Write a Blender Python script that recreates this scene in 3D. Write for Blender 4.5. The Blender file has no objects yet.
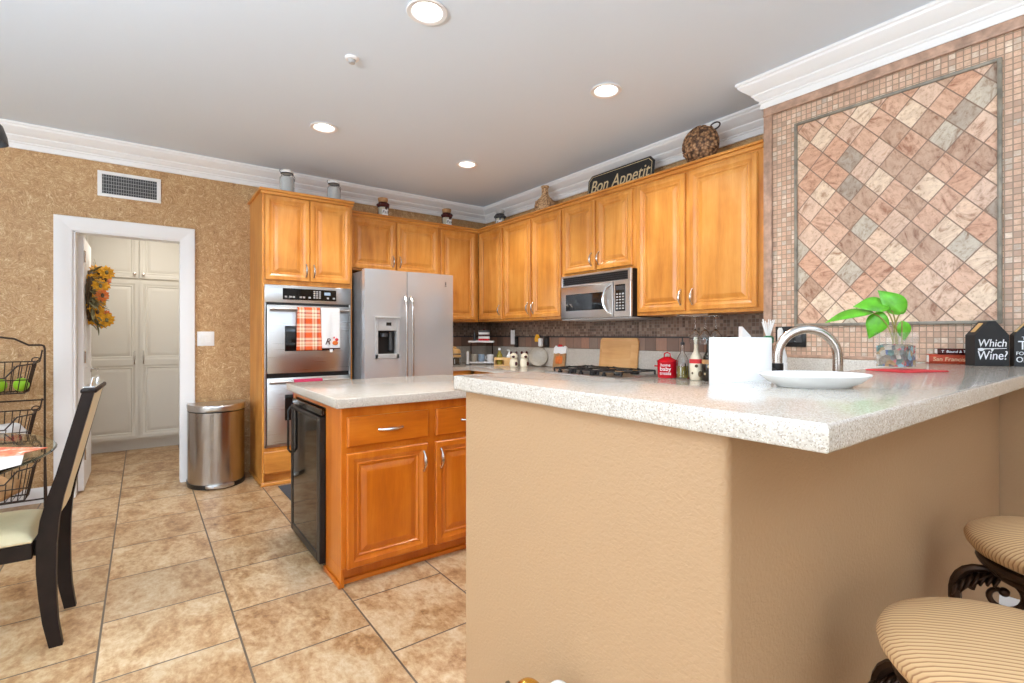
import bpy, bmesh, math, random
from mathutils import Vector, Matrix
random.seed(7)
SC = bpy.context.scene
COL = SC.collection
PI = math.pi

# ------------------------------------------------------------------ camera, world, lights, exposure
cam_data = bpy.data.cameras.new('camera')
cam_data.sensor_width = 36.0
cam_data.lens = 496.65 / 1024 * 36.0
cam_data.shift_y = -6.2 / 1024
cam_data.clip_start = 0.02
cam = bpy.data.objects.new('camera', cam_data)
COL.objects.link(cam)
cam.location = (0, 0, 1.215)
cam.rotation_euler = (PI / 2, 0, -math.radians(36.632))
SC.camera = cam

SC.view_settings.view_transform = 'Standard'
SC.view_settings.look = 'None'
SC.view_settings.gamma = 1
SC.view_settings.use_curve_mapping = False
SC.view_settings.exposure = 0.27

world = bpy.data.worlds.new('world')
SC.world = world
world.use_nodes = True
wn = world.node_tree
wn.nodes['Background'].inputs['Color'].default_value = (0.88, 0.94, 1.0, 1)
wn.nodes['Background'].inputs['Strength'].default_value = 1.0


def area(name, loc, target, sx, sy, power, color=(1, 1, 1), spread=PI):
    l = bpy.data.lights.new(name, 'AREA')
    l.shape = 'RECTANGLE'
    l.size, l.size_y, l.energy, l.color, l.spread = sx, sy, power, color, spread
    o = bpy.data.objects.new(name, l)
    COL.objects.link(o)
    o.location = loc
    d = Vector(target) - Vector(loc)
    o.rotation_euler = d.to_track_quat('-Z', 'Y').to_euler()
    return o


# assumed unseen sources: left window, and key light from behind for the stool shadows
area('assumed_window_light', (-2.92, 1.9, 1.55), (0, 1.9, 1.35), 2.6, 1.7, 64, (0.84, 0.92, 1.0))  # assumed window, unseen, added to light the half wall's left face
area('assumed_rear_key', (-2.0, -3.4, 1.95), (1.2, 0.4, 0.8), 0.9, 1.0, 34, (0.95, 0.97, 1.0))  # assumed source, direction taken from the stool shadows, patio door unseen
# added uplight standing in for flash bounced off the ceiling, no lamp modelled
area('added_ceiling_fill', (-1.5, 0.7, 1.8), (-1.5, 0.7, 3.0), 0.3, 0.3, 150, (0.74, 0.875, 1.0))
area('added_family_side_fill', (0.9, -1.3, 1.8), (0.9, -1.3, 3.0), 0.3, 0.3, 62, (0.78, 0.89, 1.0))  # second added fill, brightens the tiled wall and the stools

# ------------------------------------------------------------------ material helpers
def S(r, g, b):
    f = lambda c: (c / 255 / 12.92) if c / 255 <= 0.04045 else ((c / 255 + 0.055) / 1.055) ** 2.4
    return (f(r), f(g), f(b), 1)


class NT:
    def __init__(s, name):
        s.m = bpy.data.materials.new(name)
        s.m.use_nodes = True
        s.t = s.m.node_tree
        s.b = s.t.nodes['Principled BSDF']

    def n(s, kind, **kw):
        x = s.t.nodes.new('ShaderNode' + kind)
        for k, v in kw.items():
            setattr(x, k, v)
        return x

    def l(s, a, b):
        s.t.links.new(a, b)

    def put(s, sock, v):
        if hasattr(v, 'is_output'):
            s.l(v, sock)
        else:
            sock.default_value = v

    def coord(s, scale=(1, 1, 1), rot=(0, 0, 0), loc=(0, 0, 0), kind='Object', rnd=0):
        tc = s.n('TexCoord')
        v = tc.outputs[kind]
        if rnd:
            oi = s.n('ObjectInfo')
            va = s.n('VectorMath', operation='SCALE')
            va.inputs[0].default_value = (rnd, rnd * 1.7, rnd * 0.6)
            s.l(oi.outputs['Random'], va.inputs['Scale'])
            ad = s.n('VectorMath', operation='ADD')
            s.l(v, ad.inputs[0]); s.l(va.outputs[0], ad.inputs[1])
            v = ad.outputs[0]
        mp = s.n('Mapping')
        mp.inputs['Scale'].default_value = scale
        mp.inputs['Rotation'].default_value = rot
        mp.inputs['Location'].default_value = loc
        s.l(v, mp.inputs['Vector'])
        return mp.outputs[0]

    def noise(s, v, scale, detail=4, rough=0.55, dist=0.0):
        x = s.n('TexNoise')
        x.inputs['Scale'].default_value = scale
        x.inputs['Detail'].default_value = detail
        x.inputs['Roughness'].default_value = rough
        x.inputs['Distortion'].default_value = dist
        s.l(v, x.inputs['Vector'])
        return x.outputs[0]

    def ramp(s, fac, stops, interp='LINEAR'):
        x = s.n('ValToRGB')
        cr = x.color_ramp
        cr.interpolation = interp
        while len(cr.elements) < len(stops):
            cr.elements.new(0.5)
        for e, (p, c) in zip(cr.elements, stops):
            e.position = p
            e.color = c
        s.l(fac, x.inputs[0])
        return x.outputs[0]

    def mix(s, fac, a, b, blend='MIX'):
        x = s.n('Mix', data_type='RGBA', blend_type=blend)
        s.put(x.inputs[0], fac)
        s.put(x.inputs[6], a)
        s.put(x.inputs[7], b)
        return x.outputs[2]

    def math(s, op, a, b=0.0, c=0.0):
        x = s.n('Math', operation=op)
        s.put(x.inputs[0], a); s.put(x.inputs[1], b); s.put(x.inputs[2], c)
        return x.outputs[0]

    def xyz(s, v):
        x = s.n('SeparateXYZ')
        s.l(v, x.inputs[0])
        return x.outputs

    def comb(s, a, b, c=0.0):
        x = s.n('CombineXYZ')
        s.put(x.inputs[0], a); s.put(x.inputs[1], b); s.put(x.inputs[2], c)
        return x.outputs[0]

    def bump(s, h, strength=0.3, dist=0.01):
        x = s.n('Bump')
        x.inputs['Strength'].default_value = strength
        x.inputs['Distance'].default_value = dist
        s.l(h, x.inputs['Height'])
        s.l(x.outputs[0], s.b.inputs['Normal'])

    def set(s, color=None, rough=None, metal=None, **kw):
        if color is not None: s.put(s.b.inputs['Base Color'], color)
        if rough is not None: s.put(s.b.inputs['Roughness'], rough)
        if metal is not None: s.put(s.b.inputs['Metallic'], metal)
        for k, v in kw.items():
            s.put(s.b.inputs[k.replace('_', ' ')], v)
        return s.m

    def tiles(s, u, v, size, grout=0.08, edge_noise=None):
        """square tiles: returns (random value per tile, second random, grout mask 0..1 where 1 is tile)"""
        us = s.math('DIVIDE', u, size); vs = s.math('DIVIDE', v, size)
        fu = s.math('FLOOR', us); fv = s.math('FLOOR', vs)
        ru = s.math('SUBTRACT', us, fu); rv = s.math('SUBTRACT', vs, fv)
        eu = s.math('MINIMUM', ru, s.math('SUBTRACT', 1.0, ru))
        ev = s.math('MINIMUM', rv, s.math('SUBTRACT', 1.0, rv))
        e = s.math('MINIMUM', eu, ev)
        mask = s.n('MapRange', interpolation_type='SMOOTHSTEP')
        s.l(e, mask.inputs[0])
        mask.inputs[1].default_value = grout * 0.5
        mask.inputs[2].default_value = grout
        wn_ = s.n('TexWhiteNoise', noise_dimensions='2D')
        s.l(s.comb(fu, fv), wn_.inputs['Vector'])
        return wn_.outputs['Value'], wn_.outputs['Color'], mask.outputs[0], s.comb(fu, fv)


def plain(name, c, rough=0.5, metal=0.0, var=0.06, scale=30, **kw):
    t = NT(name)
    n_ = t.noise(t.coord(), scale, 3)
    d = [max(0, x * (1 - var)) for x in c[:3]] + [1]
    u = [min(1, x * (1 + var)) for x in c[:3]] + [1]
    return t.set(t.ramp(n_, [(0.3, d), (0.7, u)]), rough, metal, **kw)


MT = {}


def wood(name, axis, lo, mid, hi, rough=0.32):
    t = NT(name)
    sc = [9, 9, 9]
    sc['xyz'.index(axis)] = 0.9
    v = t.coord(tuple(sc), rnd=11)
    fig = t.noise(v, 1.3, 5, 0.55, 0.9)
    fine = t.noise(t.coord(tuple(x * 9 for x in sc), rnd=5), 1.6, 3, 0.6)
    blotch = t.noise(t.coord((2.2, 2.2, 2.2), rnd=7), 1.4, 3, 0.5, 0.6)
    f = t.math('ADD', t.math('MULTIPLY', fig, 0.5), t.math('ADD', t.math('MULTIPLY', blotch, 0.35), t.math('MULTIPLY', fine, 0.15)))
    c = t.ramp(f, [(0.3, lo), (0.48, mid), (0.68, hi)])
    t.bump(fine, 0.03, 0.002)
    return t.set(c, rough, 0, Coat_Weight=0.25, Coat_Roughness=0.18)


WLO, WMID, WHI = S(176, 102, 38), S(209, 138, 58), S(228, 164, 84)
MT['wood_v'] = wood('maple_vertical_grain', 'z', WLO, WMID, WHI)
MT['wood_h'] = wood('maple_horizontal_grain', 'x', WLO, WMID, WHI)
IL, IM, IH = S(164, 78, 8), S(192, 100, 16), S(212, 124, 36)  # same maple as the cabinets, the island's darker exposure put into its colour
MT['island_v'] = wood('shaded_maple_vertical_grain', 'z', IL, IM, IH)
MT['island_h'] = wood('shaded_maple_horizontal_grain', 'x', IL, IM, IH)
MT['dark_wood'] = plain('espresso_wood', S(30, 20, 16), 0.45, 0, 0.25, 20, Specular_IOR_Level=0.25)
MT['board_wood'] = wood('board_wood', 'x', S(205, 140, 80), S(226, 168, 104), S(238, 190, 130), 0.5)
MT['light_wood'] = wood('pale_wood', 'x', S(190, 140, 80), S(214, 168, 104), S(228, 190, 130), 0.5)

t = NT('white_paint'); MT['white'] = t.set(S(236, 234, 232), 0.4)
t = NT('cabinet_white'); MT['cab_white'] = t.set(S(226, 222, 212), 0.42)
t = NT('ceiling_paint')
t.bump(t.noise(t.coord(), 120, 3), 0.12, 0.004); MT['ceiling'] = t.set(S(224, 235, 246), 0.9)

t = NT('tan_orange_peel_plaster')
t.bump(t.noise(t.coord((1, 1, 1.25)), 105, 2, 0.5, 0.4), 0.5, 0.0035)
MT['plaster'] = t.set(S(172, 137, 100), 0.62)

t = NT('swirled_tan_wallpaper')
v = t.coord()
warp = t.n('TexNoise'); warp.inputs['Scale'].default_value = 5.5; warp.inputs['Detail'].default_value = 2
t.l(v, warp.inputs['Vector'])
va = t.n('VectorMath', operation='SCALE'); va.inputs['Scale'].default_value = 0.55
t.l(warp.outputs['Color'], va.inputs[0])
vb = t.n('VectorMath', operation='ADD'); t.l(v, vb.inputs[0]); t.l(va.outputs[0], vb.inputs[1])
str1 = t.noise(vb.outputs[0], 26, 6, 0.65, 2.4)
str2 = t.noise(v, 11, 4, 0.6, 1.6)
f = t.math('ADD', t.math('MULTIPLY', str1, 0.75), t.math('MULTIPLY', str2, 0.25))
c = t.ramp(f, [(0.34, S(142, 104, 66)), (0.46, S(178, 137, 91)), (0.54, S(192, 154, 107)), (0.65, S(226, 202, 163))])
t.bump(str1, 0.1, 0.003)
MT['wallpaper'] = t.set(c, 0.55)

# floor: 45 cm stone tiles laid in staggered rows
t = NT('stone_floor_tile')
p = t.xyz(t.coord())
bt = t.n('TexBrick')
bt.offset = 0.5; bt.offset_frequency = 2; bt.squash = 1; bt.squash_frequency = 2
bv = t.comb(t.math('ADD', p[1], 0.2475), t.math('ADD', p[0], 0.138 + 0.4533 * 20))
t.l(bv, bt.inputs['Vector'])
bt.inputs['Color1'].default_value = (0, 0, 0, 1); bt.inputs['Color2'].default_value = (1, 1, 1, 1)
bt.inputs['Mortar'].default_value = (0.5, 0.5, 0.5, 1)
bt.inputs['Scale'].default_value = 1.0
bt.inputs['Mortar Size'].default_value = 0.0042
bt.inputs['Mortar Smooth'].default_value = 0.15
bt.inputs['Bias'].default_value = 0
bt.inputs['Brick Width'].default_value = 0.455
bt.inputs['Row Height'].default_value = 0.4533
off = t.n('VectorMath', operation='SCALE'); off.inputs['Scale'].default_value = 17.0
t.l(bt.outputs['Color'], off.inputs[0])
pv = t.n('VectorMath', operation='ADD'); t.l(t.coord((1.0, 0.62, 1)), pv.inputs[0]); t.l(off.outputs[0], pv.inputs[1])
big = t.noise(pv.outputs[0], 6.5, 8, 0.68, 0.5)
fine = t.noise(pv.outputs[0], 42, 5, 0.7, 0.3)
f = t.math('ADD', t.math('MULTIPLY', big, 0.6), t.math('MULTIPLY', fine, 0.4))
stone = t.ramp(f, [(0.35, S(130, 90, 54)), (0.45, S(174, 134, 92)), (0.53, S(198, 167, 128)), (0.64, S(216, 196, 164))])
tone = t.ramp(bt.outputs['Color'], [(0, S(238, 234, 230)), (1, S(255, 253, 250))])
stone = t.mix(1.0, stone, tone, 'MULTIPLY')
c = t.mix(bt.outputs['Fac'], stone, S(98, 82, 68))
t.bump(t.math('SUBTRACT', t.math('MULTIPLY', f, 0.35), bt.outputs['Fac']), 0.35, 0.003)
MT['floor'] = t.set(c, t.math('ADD', 0.3, t.math('MULTIPLY', fine, 0.18)), 0)


def quartz(name, base, lo, hi, rough):
    t = NT(name)
    v = t.coord()
    vo = t.n('TexVoronoi'); vo.inputs['Scale'].default_value = 480; t.l(v, vo.inputs['Vector'])
    vo2 = t.n('TexVoronoi'); vo2.inputs['Scale'].default_value = 300; t.l(v, vo2.inputs['Vector'])
    s1 = t.xyz(vo.outputs['Color'])[0]; s2 = t.xyz(vo2.outputs['Color'])[1]
    c = t.ramp(s1, [(0.0, lo), (0.18, base), (0.72, base), (1.0, hi)])
    c = t.mix(t.ramp(s2, [(0.86, (0, 0, 0, 1)), (0.9, (0.5, 0.5, 0.5, 1))]), c, lo)
    return t.set(c, rough, 0, Specular_IOR_Level=0.42)


MT['quartz'] = quartz('speckled_quartz', S(198, 189, 176), S(158, 143, 128), S(226, 219, 209), 0.12)

t = NT('dark_stone_mosaic')
p = t.xyz(t.coord())
uu = t.math('ADD', p[0], p[1])
r1, rc, mask, _ = t.tiles(uu, p[2], 0.0255, 0.09)
nn = t.noise(t.coord(), 60, 4)
c = t.ramp(r1, [(0.0, S(92, 74, 62)), (0.35, S(122, 98, 82)), (0.65, S(142, 116, 100)), (1.0, S(170, 150, 134))])
c = t.mix(t.math('MULTIPLY', nn, 0.5), c, S(92, 72, 60))
c = t.mix(mask, S(138, 124, 110), c)
t.bump(mask, 0.4, 0.002)
MT['mosaic_dark'] = t.set(c, 0.35)

t = NT('slate_band_tile')
p = t.xyz(t.coord())
uu = t.math('ADD', p[0], p[1])
r1, rc, mask, cell = t.tiles(uu, t.math('ADD', p[2], 0.0 - 1.092), 0.105, 0.02)
nn = t.noise(t.coord((3, 3, 1)), 14, 6, 0.65, 0.8)
c = t.ramp(r1, [(0.0, S(136, 112, 98)), (0.4, S(166, 130, 110)), (0.7, S(190, 140, 114)), (1.0, S(150, 134, 120))])
c = t.mix(t.math('MULTIPLY', nn, 0.7), c, S(116, 94, 82))
c = t.mix(mask, S(92, 80, 70), c)
t.bump(nn, 0.3, 0.004)
MT['slate_band'] = t.set(c, 0.4)

t = NT('pink_stone_mosaic')
p = t.xyz(t.coord())
r1, rc, mask, _ = t.tiles(p[1], p[2], 0.0262, 0.1)
nn = t.noise(t.coord(), 75, 4, 0.6)
c = t.ramp(r1, [(0.0, S(176, 150, 130)), (0.2, S(210, 170, 144)), (0.45, S(226, 192, 164)), (0.7, S(214, 168, 140)), (0.85, S(240, 222, 200)), (1.0, S(188, 178, 162))])
c = t.mix(t.ramp(nn, [(0.35, (0.1, 0.1, 0.1, 1)), (0.7, (0.75, 0.75, 0.75, 1))]), c, S(184, 146, 120))
c = t.mix(mask, S(152, 128, 106), c)
t.bump(t.math('ADD', mask, t.math('MULTIPLY', nn, 0.6)), 0.5, 0.003)
MT['mosaic_pink'] = t.set(c, 0.45)

t = NT('diagonal_slate_tile')
p = t.xyz(t.coord())
k = math.sqrt(0.5)
yy_ = t.math('MULTIPLY', p[1], 1.11); zz_ = t.math('MULTIPLY', p[2], 0.965)
a_ = t.math('MULTIPLY', t.math('ADD', yy_, zz_), k)
b_ = t.math('MULTIPLY', t.math('SUBTRACT', yy_, zz_), k)
r1, rc, mask, cell = t.tiles(a_, b_, 0.1, 0.034)
sh = t.n('VectorMath', operation='SCALE'); sh.inputs['Scale'].default_value = 7.3; t.l(cell, sh.inputs[0])
ang = t.n('VectorRotate', rotation_type='X_AXIS')
t.l(t.coord(), ang.inputs['Vector']); t.l(t.math('MULTIPLY', r1, 3.0), ang.inputs['Angle'])
av = t.n('VectorMath', operation='ADD'); t.l(ang.outputs[0], av.inputs[0]); t.l(sh.outputs[0], av.inputs[1])
mp = t.n('Mapping'); mp.inputs['Scale'].default_value = (1, 2.2, 1); t.l(av.outputs[0], mp.inputs['Vector'])
vein = t.noise(mp.outputs[0], 8, 6, 0.62, 1.6)
c = t.ramp(r1, [(0.0, S(200, 168, 144)), (0.12, S(222, 184, 158)), (0.32, S(236, 208, 182)), (0.45, S(218, 174, 146)), (0.6, S(238, 218, 194)), (0.78, S(228, 200, 178)), (0.9, S(204, 196, 180)), (0.96, S(180, 166, 150)), (1.0, S(216, 150, 116))], 'CONSTANT')
c2 = t.mix(1.0, c, t.ramp(vein, [(0.32, S(180, 146, 124)), (0.44, S(234, 224, 216)), (0.6, S(255, 252, 248)), (0.72, S(226, 206, 190))]), 'MULTIPLY')
grit = t.noise(av.outputs[0], 55, 5, 0.7)
c2 = t.mix(1.0, c2, t.ramp(grit, [(0.34, S(216, 202, 192)), (0.48, S(252, 250, 248)), (0.7, S(255, 255, 255))]), 'MULTIPLY')
c2 = t.mix(mask, S(134, 106, 86), c2)
t.bump(t.math('ADD', t.math('MULTIPLY', mask, 0.7), vein), 0.3, 0.006)
MT['slate_diag'] = t.set(c2, 0.42)
MT['pencil_stone'] = plain('grey_green_stone_pencil', S(134, 126, 112), 0.4, 0, 0.35, 18)
MT['rail_stone'] = plain('brown_stone_rail', S(176, 142, 120), 0.4, 0, 0.3, 22)


def steel(name, c, rough, axis='x'):
    t = NT(name)
    sc = [160, 160, 160]; sc['xyz'.index(axis)] = 2
    n_ = t.noise(t.coord(tuple(sc)), 1, 3)
    wave = t.noise(t.coord((1.2, 1.2, 2.6), rnd=4), 1.1, 1)
    t.bump(t.math('ADD', t.math('MULTIPLY', n_, 0.004), wave), 0.1, 0.05)
    return t.set(c, t.math('ADD', rough, t.math('MULTIPLY', n_, 0.1)), 1.0)


MT['steel'] = steel('brushed_stainless_steel', S(208, 208, 208), 0.24)
MT['steel_v'] = steel('brushed_stainless_vertical', S(176, 170, 164), 0.2, 'z')
t = NT('fridge_stainless'); n_ = t.noise(t.coord((2, 160, 160)), 1, 3); wv = t.noise(t.coord((1.2, 1.2, 2.6), rnd=4), 1.1, 1)
t.bump(wv, 0.12, 0.05)
MT['fridge_steel'] = t.set(S(206, 208, 211), 0.27, 0.62)
MT['nickel'] = plain('satin_nickel', S(205, 200, 194), 0.25, 1.0, 0.04)
MT['chrome'] = plain('chrome', S(225, 225, 225), 0.08, 1.0, 0.02)
MT['bronze'] = plain('dark_bronze', S(62, 44, 32), 0.36, 0.75, 0.3, 25)
MT['iron'] = plain('black_brown_iron', S(62, 48, 40), 0.45, 0.6, 0.2)
MT['black'] = plain('black_plastic', S(18, 18, 19), 0.35, 0, 0.2)
MT['black_gloss'] = plain('black_gloss', S(10, 10, 11), 0.06, 0, 0.2)
MT['dark_grey'] = plain('dark_grey', S(58, 58, 60), 0.4, 0, 0.1)
MT['grey'] = plain('grey_plastic', S(172, 170, 168), 0.4, 0, 0.05)
MT['side_grey'] = plain('fridge_side_grey', S(108, 110, 112), 0.42, 0.1, 0.04)
MT['dark_glass'] = plain('dark_oven_glass', S(20, 19, 19), 0.05, 0, 0.1)
MT['white_gloss'] = plain('white_glazed_ceramic', S(240, 240, 238), 0.12, 0, 0.01)
MT['paper_white'] = plain('white_paper', S(244, 244, 243), 0.8, 0, 0.015, 60)
MT['cream'] = plain('cream_leatherette', S(228, 214, 176), 0.4, 0, 0.03)
MT['red_enamel'] = plain('red_enamel', S(196, 22, 36), 0.14, 0, 0.05)
MT['red_cloth'] = plain('red_cloth', S(206, 52, 56), 0.85, 0, 0.1)
MT['letter_white'] = plain('white_lettering', S(238, 238, 240), 0.6, 0, 0.02)
MT['letter_gold'] = plain('gold_lettering', S(214, 192, 150), 0.5, 0, 0.04)
MT['matte_black'] = plain('matte_black_paint', S(30, 30, 31), 0.6, 0, 0.15)
MT['green_leaf'] = plain('bright_green_leaf', S(96, 176, 38), 0.35, 0, 0.3, 22)
MT['stem_green'] = plain('brown_green_stem', S(140, 128, 64), 0.5)
MT['green'] = plain('green_plastic', S(20, 112, 70), 0.35)
MT['lime'] = plain('lime_green_peel', S(150, 205, 40), 0.4, 0, 0.1)
MT['orange'] = plain('orange_paint', S(224, 120, 50), 0.5, 0, 0.15)
MT['yellow'] = plain('sunflower_yellow', S(232, 168, 34), 0.6, 0, 0.2)
MT['brown'] = plain('brown_vine', S(92, 72, 48), 0.8, 0, 0.3)
MT['olive'] = plain('olive_leaf', S(132, 124, 84), 0.7, 0, 0.35)
MT['tan'] = plain('tan_crust', S(180, 136, 90), 0.7, 0, 0.25, 16)
MT['cream_glass'] = plain('cream_bottle', S(234, 224, 200), 0.2, 0, 0.04)
MT['brown_glass'] = plain('dark_brown_bottle', S(34, 22, 16), 0.1, 0, 0.2)
MT['maroon'] = plain('dark_maroon_glaze', S(72, 26, 26), 0.2, 0, 0.2)
MT['mat_grey'] = plain('charcoal_mat', S(70, 72, 78), 0.9, 0, 0.2, 60)
MT['blue'] = plain('pale_blue_ceramic', S(150, 170, 190), 0.25)
MT['red_book'] = plain('orange_red_book_cloth', S(178, 66, 36), 0.5, 0, 0.12)
MT['gold'] = plain('gold_metal', S(222, 178, 84), 0.2, 1.0)
MT['granite_grey'] = plain('grey_stoneware', S(176, 166, 150), 0.35, 0, 0.15, 90)
MT['pink'] = plain('raspberry_towel', S(186, 52, 86), 0.9, 0, 0.12, 60)
t = NT('clear_glass'); MT['glass'] = t.set(S(248, 250, 250), 0.02, 0, Transmission_Weight=1.0, IOR=1.45)
t = NT('green_edged_table_glass'); MT['table_glass'] = t.set(S(226, 240, 236), 0.02, 0, Transmission_Weight=1.0, IOR=1.3)
t = NT('thin_clear_glass'); MT['thin_glass'] = t.set(S(236, 240, 238), 0.04, 0, Alpha=0.07)
t = NT('plastic_bag'); MT['bag'] = t.set(S(232, 230, 226), 0.25, 0, Alpha=0.75)
t = NT('oil'); MT['oil'] = t.set(S(176, 160, 60), 0.1, 0, Transmission_Weight=0.5)


def emit(name, c, st):
    t = NT(name)
    return t.set((0.9, 0.9, 0.9, 1), 0.5, 0, Emission_Color=c, Emission_Strength=st)


MT['lamp'] = emit('lit_lamp_lens', (1, 0.96, 0.9, 1), 9.0)

t = NT('striped_seat_fabric')
p = t.xyz(t.coord(rot=(0, 0, math.radians(20))))
w = t.math('ADD', p[1], t.math('MULTIPLY', p[2], 0.55))
s_ = t.math('FRACT', t.math('DIVIDE', w, 0.0098))
c = t.ramp(s_, [(0.0, S(150, 104, 66)), (0.16, S(158, 114, 74)), (0.36, S(200, 160, 112)), (0.9, S(208, 170, 122)), (1.0, S(160, 116, 76))])
t.bump(s_, 0.15, 0.002)
MT['stripes'] = t.set(c, 0.75)

t = NT('autumn_plaid_cotton')
p = t.xyz(t.coord())
def band(v, per, stops):
    return t.ramp(t.math('FRACT', t.math('DIVIDE', t.math('ADD', v, 5.0), per)), stops, 'CONSTANT')
OR, CR, MA, TA = S(226, 96, 42), S(244, 224, 196), S(168, 44, 40), S(206, 168, 130)
cx_ = band(p[0], 0.1, [(0, OR), (0.3, CR), (0.42, TA), (0.52, CR), (0.68, MA), (0.8, OR)])
cz_ = band(p[2], 0.115, [(0, OR), (0.25, CR), (0.36, TA), (0.44, CR), (0.6, MA), (0.68, CR), (0.86, OR)])
MT['plaid'] = t.set(t.mix(0.5, cx_, cz_), 0.9)

t = NT('woven_wicker')
vo = t.n('TexVoronoi'); vo.inputs['Scale'].default_value = 46; t.l(t.coord(), vo.inputs['Vector'])
c = t.ramp(vo.outputs['Distance'], [(0.0, S(204, 170, 132)), (0.35, S(164, 120, 80)), (0.7, S(74, 48, 32))])
MT['wicker'] = t.set(c, 0.6)
t = NT('pale_woven_rattan')
vo = t.n('TexVoronoi'); vo.inputs['Scale'].default_value = 60; t.l(t.coord(), vo.inputs['Vector'])
c = t.ramp(vo.outputs['Distance'], [(0.0, S(226, 196, 156)), (0.5, S(196, 152, 108)), (0.8, S(120, 86, 58))])
MT['rattan'] = t.set(c, 0.7)

t = NT('coloured_glass_pebbles')
vo = t.n('TexVoronoi'); vo.inputs['Scale'].default_value = 62; t.l(t.coord(), vo.inputs['Vector'])
c = t.ramp(t.xyz(vo.outputs['Color'])[0], [(0.0, S(58, 62, 54)), (0.2, S(126, 116, 92)), (0.36, S(40, 92, 78)), (0.5, S(176, 168, 150)), (0.64, S(150, 122, 66)), (0.76, S(44, 70, 116)), (0.86, S(168, 52, 56)), (0.93, S(110, 160, 170))], 'CONSTANT')
t.bump(vo.outputs['Distance'], 0.8, 0.01)
MT['pebbles'] = t.set(c, 0.12)

t = NT('printed_flyer')
p = t.xyz(t.coord())
c = t.ramp(t.noise(t.coord(), 22, 3), [(0.36, S(246, 240, 234)), (0.44, S(240, 150, 110)), (0.6, S(226, 92, 60))])
c = t.mix(t.ramp(t.math('ADD', p[1], 0.62), [(0.48, (0, 0, 0, 1)), (0.5, (1, 1, 1, 1))]), S(226, 222, 218), c)
MT['flyer'] = t.set(c, 0.5)

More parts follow.
